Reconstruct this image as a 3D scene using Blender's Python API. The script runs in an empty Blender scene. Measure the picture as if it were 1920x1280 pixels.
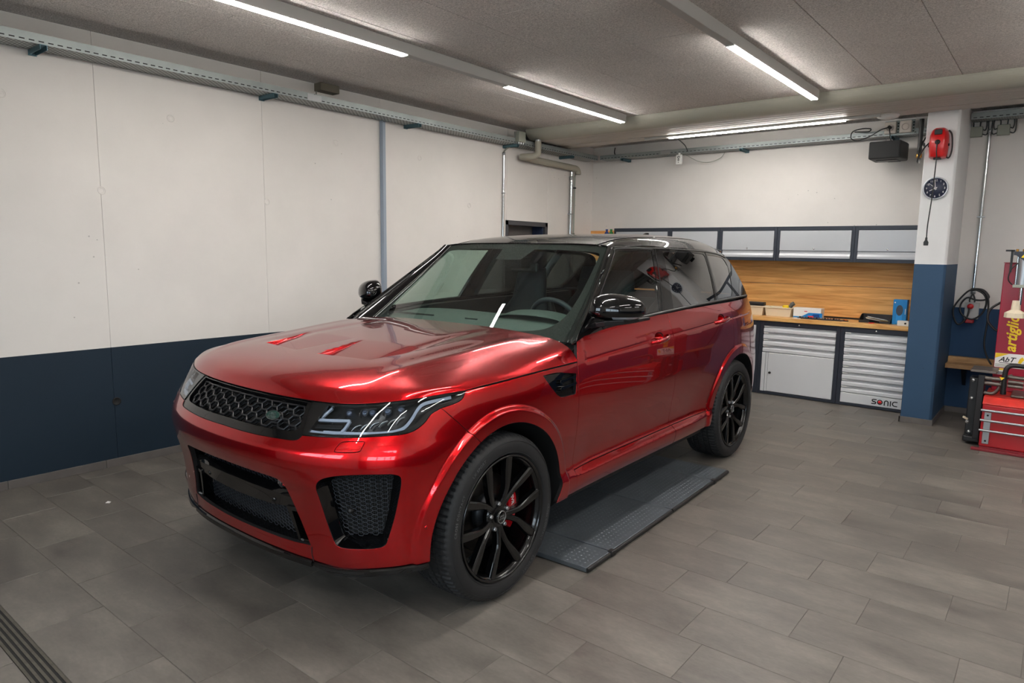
import bpy, bmesh, math, random
import numpy as np
from mathutils import Vector, Matrix, noise
from mathutils.geometry import delaunay_2d_cdt
random.seed(7)
scene = bpy.context.scene
COL = scene.collection
R = math.radians
# ---------------------------------------------------------------- camera
cam_d = bpy.data.cameras.new('camera'); cam = bpy.data.objects.new('camera', cam_d); COL.objects.link(cam)
cam_d.sensor_width = 36.0; cam_d.lens = 1272.79 / 1920 * 36.0; cam_d.clip_start = .02
_yaw, _pitch, _roll = -0.67830541, 0.13313238, -0.0142622
_f = np.array([math.sin(_yaw), math.cos(_yaw), 0]); _r = np.array([math.cos(_yaw), -math.sin(_yaw), 0]); _d = np.array([0, 0, -1.])
_f2 = _f*math.cos(_pitch)+_d*math.sin(_pitch); _d2 = _d*math.cos(_pitch)-_f*math.sin(_pitch)
_r3 = _r*math.cos(_roll)+_d2*math.sin(_roll); _d3 = _d2*math.cos(_roll)-_r*math.sin(_roll)
cam.matrix_world = Matrix(((_r3[0], -_d3[0], -_f2[0], 0), (_r3[1], -_d3[1], -_f2[1], 0), (_r3[2], -_d3[2], -_f2[2], 1.6239), (0, 0, 0, 1)))
scene.camera = cam
# ---------------------------------------------------------------- daylight, exposure
scene.view_settings.view_transform = 'Standard'; scene.view_settings.look = 'None'
scene.view_settings.exposure = 0.0; scene.view_settings.gamma = 1.0; scene.view_settings.use_curve_mapping = False
scene.cycles.use_denoising = True
scene.cycles.max_bounces = 10; scene.cycles.diffuse_bounces = 4; scene.cycles.glossy_bounces = 5
scene.cycles.transparent_max_bounces = 12; scene.cycles.transmission_bounces = 6
scene.cycles.caustics_reflective = False; scene.cycles.caustics_refractive = False
scene.cycles.sample_clamp_indirect = 6.0
world = bpy.data.worlds.new('overcast_sky'); scene.world = world; world.use_nodes = True
_wn = world.node_tree.nodes; _wl = world.node_tree.links
SKY = 11.0
_bg = _wn['Background']; _bg.inputs[1].default_value = SKY
_tc = _wn.new('ShaderNodeTexCoord'); _sep = _wn.new('ShaderNodeSeparateXYZ'); _cr = _wn.new('ShaderNodeValToRGB')
_wl.new(_tc.outputs['Generated'], _sep.inputs[0]); _wl.new(_sep.outputs['Z'], _cr.inputs[0])
_cr.color_ramp.elements[0].position = .0; _cr.color_ramp.elements[0].color = (.70, .80, .95, 1)
_cr.color_ramp.elements[1].position = .8; _cr.color_ramp.elements[1].color = (.86, .93, 1.0, 1)
_wl.new(_cr.outputs[0], _bg.inputs[0])
TUBE = 88.0        # strength of the ceiling light strips
# ---------------------------------------------------------------- helpers
def lin(h):
    """sRGB 0-255 triple -> linear rgba"""
    return tuple(((c/255)/12.92 if c/255 <= .04045 else ((c/255+.055)/1.055)**2.4) for c in h)+(1.0,)
MATS = {}
def mat(name, col=(.5, .5, .5), rough=.5, metal=0., spec=.5, coat=0., coat_rough=.03, emit=None, estr=0., srgb=True, trans=0., bump=None, var=None, ior=1.5):
    """principled material; bump=(scale, strength, distance), var=(scale, amount) noise variation of the colour"""
    if name in MATS: return MATS[name]
    m = bpy.data.materials.new(name); m.use_nodes = True; MATS[name] = m
    nt = m.node_tree; b = nt.nodes['Principled BSDF']
    c = lin(col) if srgb else tuple(col)+(1.,)
    b.inputs['Base Color'].default_value = c; b.inputs['Roughness'].default_value = rough; b.inputs['Metallic'].default_value = metal
    b.inputs['Specular IOR Level'].default_value = spec; b.inputs['Coat Weight'].default_value = coat; b.inputs['Coat Roughness'].default_value = coat_rough
    b.inputs['Transmission Weight'].default_value = trans; b.inputs['IOR'].default_value = ior
    if emit is not None:
        b.inputs['Emission Color'].default_value = tuple(emit)+(1.,); b.inputs['Emission Strength'].default_value = estr
    if bump or var:
        tc = nt.nodes.new('ShaderNodeTexCoord')
    if bump:
        n = nt.nodes.new('ShaderNodeTexNoise'); n.inputs['Scale'].default_value = bump[0]; n.inputs['Detail'].default_value = 5
        bp = nt.nodes.new('ShaderNodeBump'); bp.inputs['Strength'].default_value = bump[1]; bp.inputs['Distance'].default_value = bump[2]
        nt.links.new(tc.outputs['Object'], n.inputs['Vector']); nt.links.new(n.outputs['Fac'], bp.inputs['Height']); nt.links.new(bp.outputs[0], b.inputs['Normal'])
    if var:
        n = nt.nodes.new('ShaderNodeTexNoise'); n.inputs['Scale'].default_value = var[0]; n.inputs['Detail'].default_value = 6
        mr = nt.nodes.new('ShaderNodeMapRange'); mr.inputs[1].default_value = .3; mr.inputs[2].default_value = .7; mr.inputs[3].default_value = 1-var[1]; mr.inputs[4].default_value = 1+var[1]
        hs = nt.nodes.new('ShaderNodeHueSaturation'); hs.inputs['Color'].default_value = c
        nt.links.new(tc.outputs['Object'], n.inputs['Vector']); nt.links.new(n.outputs['Fac'], mr.inputs[0]); nt.links.new(mr.outputs[0], hs.inputs['Value']); nt.links.new(hs.outputs[0], b.inputs['Base Color'])
    return m
class MB:
    """collects polygons, then links them as one mesh object"""
    def __init__(s): s.v = []; s.f = []; s.sm = []; s.mi = []
    def add(s, vs, fs, smooth=False, mi=0):
        o = len(s.v); s.v += [tuple(map(float, p)) for p in vs]
        for f in fs: s.f.append(tuple(i+o for i in f)); s.sm.append(smooth); s.mi.append(mi)
        return s
    def box(s, c, d, M=None, mi=0):
        """centre, full size"""
        x, y, z = (k/2 for k in d)
        vs = [(i*x, j*y, k*z) for i in (-1, 1) for j in (-1, 1) for k in (-1, 1)]
        if M is not None: vs = [tuple(M @ Vector(p)) for p in vs]
        vs = [(p[0]+c[0], p[1]+c[1], p[2]+c[2]) for p in vs]
        return s.add(vs, [(0, 1, 3, 2), (4, 6, 7, 5), (0, 4, 5, 1), (2, 3, 7, 6), (0, 2, 6, 4), (1, 5, 7, 3)], mi=mi)
    def bb(s, lo, hi, mi=0): return s.box([(a+b)/2 for a, b in zip(lo, hi)], [abs(b-a) for a, b in zip(lo, hi)], mi=mi)
    def bbev(s, lo, hi, r=.004, seg=2, mi=0):
        """bevelled box between two corners"""
        bm = bmesh.new(); bmesh.ops.create_cube(bm, size=1)
        for v in bm.verts: v.co = Vector([(a+b)/2+k*abs(b-a) for a, b, k in zip(lo, hi, v.co)])
        bmesh.ops.bevel(bm, geom=list(bm.edges), offset=r, segments=seg, profile=.5, affect='EDGES')
        bm.verts.index_update()
        s.add([v.co[:] for v in bm.verts], [[v.index for v in f.verts] for f in bm.faces], smooth=False, mi=mi); bm.free(); return s
    def tube(s, pts, r, n=8, cap=True, smooth=True, mi=0):
        pts = [Vector(p) for p in pts]; rr = r if isinstance(r, (list, tuple)) else [r]*len(pts)
        vs = []; fs = []; prev = None
        for i, p in enumerate(pts):
            t = (pts[min(i+1, len(pts)-1)]-pts[max(i-1, 0)]).normalized()
            if prev is None:
                a = Vector((0, 0, 1)) if abs(t.z) < .9 else Vector((1, 0, 0)); u = t.cross(a).normalized()
            else: u = (prev-t*prev.dot(t)).normalized()
            prev = u; w = t.cross(u)
            for k in range(n):
                an = 2*math.pi*k/n; vs.append(p+(u*math.cos(an)+w*math.sin(an))*rr[i])
        for i in range(len(pts)-1):
            for k in range(n): fs.append((i*n+k, i*n+(k+1) % n, (i+1)*n+(k+1) % n, (i+1)*n+k))
        s.add(vs, fs, smooth, mi)
        if cap:
            s.add(vs[:n], [tuple(range(n))[::-1]], False, mi); s.add(vs[-n:], [tuple(range(n))], False, mi)
        return s
    def lathe(s, prof, o, axis='z', n=32, smooth=True, mi=0, closed=False):
        """profile of (radius, height) turned about an axis through o"""
        vs = []; fs = []; m = len(prof)
        for k in range(n):
            a = 2*math.pi*k/n; c, sn = math.cos(a), math.sin(a)
            for r, h in prof:
                p = {'z': (r*c, r*sn, h), 'x': (h, r*c, r*sn), 'y': (r*sn, h, r*c)}[axis]
                vs.append((p[0]+o[0], p[1]+o[1], p[2]+o[2]))
        for k in range(n):
            k2 = (k+1) % n
            for i in range(m if closed else m-1):
                j = (i+1) % m; fs.append((k*m+i, k2*m+i, k2*m+j, k*m+j))
        return s.add(vs, fs, smooth, mi)
    def prism(s, poly, lo, hi, plane='xy', smooth=False, mi=0):
        """2-D outline extruded from lo to hi along the axis left over"""
        n = len(poly)
        def P(p, h): return {'xy': (p[0], p[1], h), 'xz': (p[0], h, p[1]), 'yz': (h, p[0], p[1])}[plane]
        vs = [P(p, lo) for p in poly]+[P(p, hi) for p in poly]
        fs = [tuple(range(n))[::-1], tuple(range(n, 2*n))]+[(i, (i+1) % n, n+(i+1) % n, n+i) for i in range(n)]
        return s.add(vs, fs, smooth, mi)
    def build(s, name, m, parent=None, loc=None, recalc=True, bevel=None):
        me = bpy.data.meshes.new(name); me.from_pydata(s.v, [], s.f); me.update()
        for i, p in enumerate(me.polygons): p.use_smooth = s.sm[i]; p.material_index = s.mi[i]
        if recalc:
            bm = bmesh.new(); bm.from_mesh(me); bmesh.ops.recalc_face_normals(bm, faces=bm.faces); bm.to_mesh(me); bm.free()
        for k in (m if isinstance(m, (list, tuple)) else [m]): me.materials.append(k)
        return link(name, me, parent, loc, bevel)
def link(name, me, parent=None, loc=None, bevel=None):
    o = bpy.data.objects.new(name, me); COL.objects.link(o)
    if parent is not None: o.parent = parent
    if loc is not None: o.location = loc
    if bevel:
        md = o.modifiers.new('bevel', 'BEVEL'); md.width = bevel; md.segments = 2; md.limit_method = 'ANGLE'; md.angle_limit = R(40)
    return o
def tag(o, label=None, cat=None, group=None, kind=None):
    if label: o['label'] = label
    if cat: o['category'] = cat
    if group: o['group'] = group
    if kind: o['kind'] = kind
    return o
def thing(name, label, cat, loc=(0, 0, 0), group=None):
    o = bpy.data.objects.new(name, None); o.empty_display_size = .05; o.location = loc; COL.objects.link(o)
    return tag(o, label, cat, group)
def clone(o, parent=None, loc=None):
    c = o.copy(); COL.objects.link(c)
    if parent is not None: c.parent = parent
    if loc is not None: c.location = loc
    for k in [k for k in bpy.data.objects if k.parent == o]: clone(k, c)
    return c
def text_mesh(s, size, ext=.001, shear=0., spacing=1., offset=0.):
    """letters as (verts, faces), lying in the xy plane, left-bottom aligned at the origin"""
    cu = bpy.data.curves.new('lettering', 'FONT'); cu.body = s; cu.size = size; cu.extrude = ext; cu.shear = shear; cu.space_character = spacing; cu.offset = offset
    cu.resolution_u = 3
    o = bpy.data.objects.new('lettering', cu); COL.objects.link(o)
    dg = bpy.context.evaluated_depsgraph_get(); dg.update()
    me = bpy.data.meshes.new_from_object(o.evaluated_get(dg))
    vs = [v.co.copy() for v in me.vertices]; fs = [tuple(p.vertices) for p in me.polygons]
    bpy.data.objects.remove(o); bpy.data.curves.remove(cu); bpy.data.meshes.remove(me)
    return vs, fs
def add_text(mb, s, size, fn, ext=.001, mi=0, **k):
    vs, fs = text_mesh(s, size, ext, **k); mb.add([fn(v) for v in vs], fs, mi=mi)
    return max((v.x for v in vs), default=0)
# ---------------------------------------------------------------- materials
def nodes_of(name):
    m = bpy.data.materials.new(name); m.use_nodes = True; MATS[name] = m
    return m, m.node_tree.nodes, m.node_tree.links, m.node_tree.nodes['Principled BSDF']
def wall_material(name, split, low=(26, 41, 54), high=(222, 217, 212)):
    """painted concrete: dark dado paint up to the height split, off-white above"""
    m, N, K, b = nodes_of(name)
    g = N.new('ShaderNodeNewGeometry'); sp = N.new('ShaderNodeSeparateXYZ'); K.new(g.outputs['Position'], sp.inputs[0])
    gt = N.new('ShaderNodeMath'); gt.operation = 'GREATER_THAN'; gt.inputs[1].default_value = split; K.new(sp.outputs['Z'], gt.inputs[0])
    n = N.new('ShaderNodeTexNoise'); n.inputs['Scale'].default_value = 1.3; n.inputs['Detail'].default_value = 7; n.inputs['Roughness'].default_value = .62; K.new(g.outputs['Position'], n.inputs['Vector'])
    mr = N.new('ShaderNodeMapRange'); mr.inputs[1].default_value = .3; mr.inputs[2].default_value = .7; mr.inputs[3].default_value = .94; mr.inputs[4].default_value = 1.04; K.new(n.outputs['Fac'], mr.inputs[0])
    mx = N.new('ShaderNodeMix'); mx.data_type = 'RGBA'; mx.inputs['A'].default_value = lin(low); mx.inputs['B'].default_value = lin(high); K.new(gt.outputs[0], mx.inputs['Factor'])
    # small blow holes of the cast concrete
    vo = N.new('ShaderNodeTexVoronoi'); vo.inputs['Scale'].default_value = 7.5; K.new(g.outputs['Position'], vo.inputs['Vector'])
    lt = N.new('ShaderNodeMath'); lt.operation = 'LESS_THAN'; lt.inputs[1].default_value = .045; K.new(vo.outputs['Distance'], lt.inputs[0])
    n2 = N.new('ShaderNodeTexNoise'); n2.inputs['Scale'].default_value = .9; K.new(g.outputs['Position'], n2.inputs['Vector'])
    g2 = N.new('ShaderNodeMath'); g2.operation = 'GREATER_THAN'; g2.inputs[1].default_value = .56; K.new(n2.outputs['Fac'], g2.inputs[0])
    mu = N.new('ShaderNodeMath'); mu.operation = 'MULTIPLY'; K.new(lt.outputs[0], mu.inputs[0]); K.new(g2.outputs[0], mu.inputs[1])
    sb = N.new('ShaderNodeMath'); sb.operation = 'MULTIPLY_ADD'; sb.inputs[1].default_value = -.35; K.new(mu.outputs[0], sb.inputs[0]); K.new(mr.outputs[0], sb.inputs[2])
    hs = N.new('ShaderNodeHueSaturation'); K.new(mx.outputs['Result'], hs.inputs['Color']); K.new(sb.outputs[0], hs.inputs['Value'])
    K.new(hs.outputs[0], b.inputs['Base Color'])
    b.inputs['Roughness'].default_value = .62; b.inputs['Specular IOR Level'].default_value = .3
    nb = N.new('ShaderNodeTexNoise'); nb.inputs['Scale'].default_value = 60; nb.inputs['Detail'].default_value = 4; K.new(g.outputs['Position'], nb.inputs['Vector'])
    bp = N.new('ShaderNodeBump'); bp.inputs['Strength'].default_value = .15; bp.inputs['Distance'].default_value = .002; K.new(nb.outputs['Fac'], bp.inputs['Height']); K.new(bp.outputs[0], b.inputs['Normal'])
    return m
M_WALL = wall_material('painted_concrete', .885)
M_WALL2 = wall_material('painted_concrete_back', 1.105, low=(36, 66, 100))
M_WALL3 = wall_material('painted_concrete_right', 1.35)  # unseen right wall: dark dado made taller to darken the car door reflections
M_COLUMN = wall_material('painted_column', 1.55, low=(50, 77, 104), high=(222, 222, 222))
def tile_material():
    m, N, K, b = nodes_of('floor_tile')
    g = N.new('ShaderNodeNewGeometry'); oi = N.new('ShaderNodeObjectInfo')
    off = N.new('ShaderNodeVectorMath'); off.operation = 'SCALE'; off.inputs[0].default_value = (37, 19, 53); K.new(oi.outputs['Random'], off.inputs['Scale'])
    ad = N.new('ShaderNodeVectorMath'); ad.operation = 'ADD'; K.new(g.outputs['Position'], ad.inputs[0]); K.new(off.outputs[0], ad.inputs[1])
    mp = N.new('ShaderNodeMapping'); mp.inputs['Scale'].default_value = (1.0, 2.2, 1.0); K.new(ad.outputs[0], mp.inputs[0])
    n = N.new('ShaderNodeTexNoise'); n.inputs['Scale'].default_value = 2.6; n.inputs['Detail'].default_value = 9; n.inputs['Roughness'].default_value = .66; K.new(mp.outputs[0], n.inputs['Vector'])
    n2 = N.new('ShaderNodeTexNoise'); n2.inputs['Scale'].default_value = 40; n2.inputs['Detail'].default_value = 4; K.new(mp.outputs[0], n2.inputs['Vector'])
    cr = N.new('ShaderNodeValToRGB'); e = cr.color_ramp.elements
    e[0].position = .30; e[0].color = lin((80, 75, 71)); e[1].position = .70; e[1].color = lin((118, 112, 105)); k = e.new(.5); k.color = lin((99, 94, 88))
    K.new(n.outputs['Fac'], cr.inputs[0])
    mr = N.new('ShaderNodeMapRange'); mr.inputs[1].default_value = 0; mr.inputs[2].default_value = 1; mr.inputs[3].default_value = .90; mr.inputs[4].default_value = 1.08; K.new(oi.outputs['Random'], mr.inputs[0])
    mr2 = N.new('ShaderNodeMapRange'); mr2.inputs[1].default_value = .3; mr2.inputs[2].default_value = .7; mr2.inputs[3].default_value = .93; mr2.inputs[4].default_value = 1.07; K.new(n2.outputs['Fac'], mr2.inputs[0])
    mu = N.new('ShaderNodeMath'); mu.operation = 'MULTIPLY'; K.new(mr.outputs[0], mu.inputs[0]); K.new(mr2.outputs[0], mu.inputs[1])
    hs = N.new('ShaderNodeHueSaturation'); K.new(cr.outputs[0], hs.inputs['Color']); K.new(mu.outputs[0], hs.inputs['Value']); K.new(hs.outputs[0], b.inputs['Base Color'])
    r = N.new('ShaderNodeMapRange'); r.inputs[1].default_value = .3; r.inputs[2].default_value = .7; r.inputs[3].default_value = .40; r.inputs[4].default_value = .55; K.new(n.outputs['Fac'], r.inputs[0]); K.new(r.outputs[0], b.inputs['Roughness'])
    bp = N.new('ShaderNodeBump'); bp.inputs['Strength'].default_value = .12; bp.inputs['Distance'].default_value = .002; K.new(n2.outputs['Fac'], bp.inputs['Height']); K.new(bp.outputs[0], b.inputs['Normal'])
    return m
M_TILE = tile_material()
def ceiling_material():
    m, N, K, b = nodes_of('wood_wool_board')
    g = N.new('ShaderNodeNewGeometry')
    mp = N.new('ShaderNodeMapping'); mp.inputs['Scale'].default_value = (1, 1.7, 1); K.new(g.outputs['Position'], mp.inputs[0])
    n = N.new('ShaderNodeTexNoise'); n.inputs['Scale'].default_value = 85; n.inputs['Detail'].default_value = 3; n.inputs['Roughness'].default_value = .6; n.inputs['Distortion'].default_value = 1.2; K.new(mp.outputs[0], n.inputs['Vector'])
    cr = N.new('ShaderNodeValToRGB'); e = cr.color_ramp.elements
    e[0].position = .36; e[0].color = lin((184, 178, 173)); e[1].position = .62; e[1].color = lin((250, 244, 239)); K.new(n.outputs['Fac'], cr.inputs[0])
    n2 = N.new('ShaderNodeTexNoise'); n2.inputs['Scale'].default_value = 1.6; n2.inputs['Detail'].default_value = 6; K.new(g.outputs['Position'], n2.inputs['Vector'])
    mr = N.new('ShaderNodeMapRange'); mr.inputs[1].default_value = .3; mr.inputs[2].default_value = .7; mr.inputs[3].default_value = .92; mr.inputs[4].default_value = 1.06; K.new(n2.outputs['Fac'], mr.inputs[0])
    hs = N.new('ShaderNodeHueSaturation'); K.new(cr.outputs[0], hs.inputs['Color']); K.new(mr.outputs[0], hs.inputs['Value']); K.new(hs.outputs[0], b.inputs['Base Color'])
    b.inputs['Roughness'].default_value = .95; b.inputs['Specular IOR Level'].default_value = .1
    bp = N.new('ShaderNodeBump'); bp.inputs['Strength'].default_value = .5; bp.inputs['Distance'].default_value = .004; K.new(n.outputs['Fac'], bp.inputs['Height']); K.new(bp.outputs[0], b.inputs['Normal'])
    return m
M_CEIL = ceiling_material()
def wood_material(name, c1, c2, scale=(1.5, 20, 20), rough=.45, axis_rand=True):
    m, N, K, b = nodes_of(name)
    g = N.new('ShaderNodeNewGeometry'); oi = N.new('ShaderNodeObjectInfo')
    off = N.new('ShaderNodeVectorMath'); off.operation = 'SCALE'; off.inputs[0].default_value = (3, 11, 7); K.new(oi.outputs['Random'], off.inputs['Scale'])
    ad = N.new('ShaderNodeVectorMath'); ad.operation = 'ADD'; K.new(g.outputs['Position'], ad.inputs[0]); K.new(off.outputs[0], ad.inputs[1])
    mp = N.new('ShaderNodeMapping'); mp.inputs['Scale'].default_value = scale; K.new(ad.outputs[0], mp.inputs[0])
    n = N.new('ShaderNodeTexNoise'); n.inputs['Scale'].default_value = 1.0; n.inputs['Detail'].default_value = 8; n.inputs['Roughness'].default_value = .6; n.inputs['Distortion'].default_value = .8; K.new(mp.outputs[0], n.inputs['Vector'])
    cr = N.new('ShaderNodeValToRGB'); e = cr.color_ramp.elements; e[0].position = .32; e[0].color = lin(c1); e[1].position = .66; e[1].color = lin(c2); K.new(n.outputs['Fac'], cr.inputs[0])
    K.new(cr.outputs[0], b.inputs['Base Color']); b.inputs['Roughness'].default_value = rough
    return m
M_OAK = wood_material('oak_board', (206, 138, 66), (250, 194, 118), (1.6, 30, 26), .5)
M_BEECH = wood_material('beech_top', (196, 138, 72), (238, 190, 120), (3, 26, 26), .35)
M_PLANK = wood_material('plank_wood', (150, 112, 70), (200, 160, 112), (3, 20, 20), .6)
def perforated_material():
    m, N, K, b = nodes_of('perforated_zinc')
    g = N.new('ShaderNodeNewGeometry'); mp = N.new('ShaderNodeMapping'); mp.inputs['Scale'].default_value = (34, 34, 34); mp.inputs['Rotation'].default_value = (0, 0, R(45)); K.new(g.outputs['Position'], mp.inputs[0])
    vo = N.new('ShaderNodeTexVoronoi'); vo.inputs['Randomness'].default_value = 0; vo.inputs['Scale'].default_value = 1.0; vo.voronoi_dimensions = '2D'; K.new(mp.outputs[0], vo.inputs['Vector'])
    lt = N.new('ShaderNodeMath'); lt.operation = 'LESS_THAN'; lt.inputs[1].default_value = .30; K.new(vo.outputs['Distance'], lt.inputs[0])
    mx = N.new('ShaderNodeMix'); mx.data_type = 'RGBA'; mx.inputs['A'].default_value = lin((168, 172, 170)); mx.inputs['B'].default_value = lin((70, 72, 70)); K.new(lt.outputs[0], mx.inputs['Factor'])
    K.new(mx.outputs['Result'], b.inputs['Base Color']); b.inputs['Metallic'].default_value = .55; b.inputs['Roughness'].default_value = .5
    return m
M_PERF = perforated_material()
M_ZINC = mat('zinc', (150, 157, 156), .42, .6, bump=(30, .1, .001), var=(6, .1))
M_BRACKET = mat('zinc_bracket', (96, 128, 138), .42, .7)
M_STEEL = mat('polished_steel', (205, 208, 208), .16, 1.)
M_STEEL2 = mat('satin_steel', (170, 172, 174), .35, .9)
M_POST = mat('grey_blue_paint', (150, 162, 176), .5)
M_LIGHTBOX = mat('light_channel_white', (196, 194, 190), .5)
M_TUBE = mat('light_strip', (255, 250, 240), .5, emit=(1.0, .96, .91), estr=TUBE)
M_PANEL = mat('duct_grey', (176, 174, 160), .55)
M_RIB = mat('rib_grey', (196, 189, 180), .5)
M_SLOT = mat('slot_black', (18, 18, 18), .8)
M_SKIRT = mat('skirting_tile', (96, 91, 88), .5, var=(9, .12))
M_GROUT = mat('grout', (84, 78, 70), .9)
M_LAG = mat('pipe_lagging', (160, 156, 142), .6)
M_BLACK = mat('black_plastic', (22, 22, 23), .45)
M_RUBBERC = mat('black_cable', (24, 25, 26), .5)
M_WHITEP = mat('white_plastic', (228, 228, 224), .4)
M_GREYBOX = mat('grey_plastic_box', (150, 154, 142), .5)
M_ANTHRA = mat('anthracite_metal', (44, 50, 60), .45, .2)
M_SILVER = mat('silver_metal', (218, 220, 223), .36, .12, var=(2.2, .03))
M_SILVER2 = mat('silver_flap', (178, 181, 185), .36, .12, var=(2.2, .03))  # darker copy of the cabinet silver: weaker light up there put into the colour
M_SILVER_D = mat('silver_metal_shadow_gap', (60, 62, 66), .5, .4)
M_RED = mat('machine_red', (172, 14, 28), .28, coat=.5)
M_REDTOP = mat('machine_red_worn', (196, 40, 30), .42, var=(14, .25))
M_MRED = mat('machine_crimson', (150, 16, 44), .3, coat=.4)
M_CHROME = mat('chrome', (225, 225, 228), .08, 1.)
M_DMETAL = mat('dark_metal', (40, 42, 45), .4, .6)
M_IRON = mat('worn_iron', (108, 100, 94), .42, .8, var=(20, .2))
M_YEL = mat('signal_yellow', (240, 200, 20), .5)
M_WHITE = mat('print_white', (235, 232, 228), .5)
M_BLUE = mat('carton_blue', (20, 130, 200), .45)
M_DBLUE = mat('carton_dark_blue', (14, 70, 140), .45)
M_CREAM = mat('cream_plastic', (222, 208, 182), .45)
M_GLASS = None
def window_glass(name, tint, refl=1.0, rough=0.0):
    """thin pane: tinted see-through plus a Fresnel reflection"""
    m, N, K, b = nodes_of(name); N.remove(b); out = N['Material Output']
    t = N.new('ShaderNodeBsdfTransparent'); t.inputs[0].default_value = tuple(tint)+(1,)
    g = N.new('ShaderNodeBsdfGlossy'); g.inputs['Roughness'].default_value = rough; g.inputs['Color'].default_value = (1, 1, 1, 1)
    fr = N.new('ShaderNodeFresnel'); ge = N.new('ShaderNodeNewGeometry'); io = N.new('ShaderNodeMapRange'); io.inputs[3].default_value = 1.52; io.inputs[4].default_value = 1/1.52
    K.new(ge.outputs['Backfacing'], io.inputs[0]); K.new(io.outputs[0], fr.inputs['IOR'])      # a pane reflects alike from both sides
    mu = N.new('ShaderNodeMath'); mu.operation = 'MULTIPLY'; mu.inputs[1].default_value = refl; mu.use_clamp = True; K.new(fr.outputs[0], mu.inputs[0])
    mx = N.new('ShaderNodeMixShader'); K.new(mu.outputs[0], mx.inputs[0]); K.new(t.outputs[0], mx.inputs[1]); K.new(g.outputs[0], mx.inputs[2]); K.new(mx.outputs[0], out.inputs['Surface'])
    return m
M_PANE = window_glass('window_pane', (.93, .96, .95))
# ================================================================= the room
XL, XR, YF, YB, ZC_ = -5.33, 3.2, -1.6, 8.40, 3.07
def struct(name, mb, m, parent=None, **k):
    o = mb.build(name, m, parent, **k)
    if parent is None: o['kind'] = 'structure'
    return o
# ---- floor: slab, tiles one by one where the camera sees them
_slab = MB().bb((XL-.2, YF-.2, -.2), (XR+.2, YB+.2, -.0025))
floor = struct('floor', _slab, mat('floor_bed', (90, 85, 80), .6, var=(3, .08)))
def cam_px(p):
    q = cam.matrix_world.inverted() @ Vector(p)
    if q.z > -.05: return None
    return (960-1272.79*q.x/q.z, 640+1272.79*q.y/q.z)
_tiles = {}
TL, TP, TG = .590, .2957, .0022
_joint = {0: .30, 1: .57, 2: .34, 5: .15, 6: .04, 7: .41, 8: .02, 9: .323, 10: .53}
def tile_mesh(w, d):
    k = (round(w, 4), round(d, 4))
    if k not in _tiles:
        b = bmesh.new(); bmesh.ops.create_cube(b, size=1)
        for v in b.verts: v.co = Vector((v.co.x*(w-TG), v.co.y*(d-TG), -.006+v.co.z*.012))
        top = [e for e in b.edges if all(v.co.z > -.001 for v in e.verts)]
        bmesh.ops.bevel(b, geom=top, offset=.0012, segments=1, affect='EDGES')
        me = bpy.data.meshes.new('floor_tile'); b.to_mesh(me); b.free(); me.materials.append(M_TILE); _tiles[k] = me
    return _tiles[k]
def lay(x0, x1, y0, y1):
    x0 = max(x0, XL+.0005)
    if x1-x0 < .03: return
    ok = False
    for i in range(5):
        for j in range(4):
            p = cam_px((x0+(x1-x0)*i/4, y0+(y1-y0)*j/3, 0))
            if p and -90 < p[0] < 2080 and 380 < p[1] < 1400: ok = True
    if ok: link('floor_tile', tile_mesh(x1-x0, y1-y0), floor, ((x0+x1)/2, (y0+y1)/2, 0))
for k in list(range(-4, 0))+list(range(0, 26)):
    y0 = (.803+TP*k) if k >= 0 else (.706+TP*k)
    y1 = min(y0+TP, YB-.001)
    off = _joint.get(k, (k*.21+.11) % TL)
    n0 = math.floor((XL-off)/TL)
    for n in range(n0, n0+16): lay(off+n*TL, off+(n+1)*TL, y0, y1)
# ---- left wall: cast concrete panels with open joints, doorway near the back
wl = MB().bb((XL-.26, YF-.2, 0), (XL-.045, 6.45, ZC_)).bb((XL-.26, 7.33, 0), (XL-.045, YB+.2, ZC_)).bb((XL-.26, 6.45, 2.02), (XL-.045, 7.33, ZC_))
wall_left = struct('wall_left', wl, mat('joint_grey', (150, 148, 142), .9))
def slab_panel(y0, y1, z0=0., z1=ZC_):
    MB().bbev((XL-.05, y0+.0008, z0), (XL, y1-.0008, z1), .002, 1).build('wall_panel', M_WALL, wall_left)
for a, b_ in ((YF, -.57), (-.57, .70), (.70, 1.97), (1.97, 3.24), (3.24, 4.51), (4.51, 6.472), (7.306, YB)): slab_panel(a, b_)
slab_panel(6.472, 7.306, 1.9905, ZC_)
for y, z in ((1.977, 2.003), (2.484, 2.572), (3.264, 2.007), (5.038, 2.567), (3.979, 2.583), (1.429, 2.566), (5.805, 2.126), (.72, 2.0), (4.49, 1.98)):
    MB().lathe([(.0285, -.002), (.0285, .0015), (.024, .0022), (.0215, .0005), (.0215, -.0005), (.006, .001), (.0001, .001)], (XL, y, z), 'x', 20).build('formwork_plug', M_WALL, wall_left)
MB().lathe([(.030, -.002), (.030, .004), (.024, .005), (.019, .001), (.0001, .0006)], (XL, 1.985, .484), 'x', 20).build('formwork_plug', M_SLOT, wall_left)
# doorway with its dark frame; the leaf stands deep in the reveal
d1 = MB().bbev((XL-.25, 6.455, 0), (XL+.006, 6.51, 1.99), .002, 1).bbev((XL-.25, 7.268, 0), (XL+.006, 7.323, 1.99), .002, 1).bbev((XL-.25, 6.455, 1.935), (XL+.006, 7.323, 1.99), .002, 1)
door_3 = struct('door_3', d1, mat('door_frame_grey', (62, 62, 66), .5))
MB().bb((XL-.25, 6.51, .005), (XL-.20, 7.268, 1.935)).build('door_leaf', mat('door_leaf_grey', (104, 100, 98), .55), door_3)
MB().bb((XL-.19, 7.245, .005), (XL-.03, 7.267, 1.934)).build('reveal_lining', mat('door_lining_blue', (34, 44, 70), .55), door_3)
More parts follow.
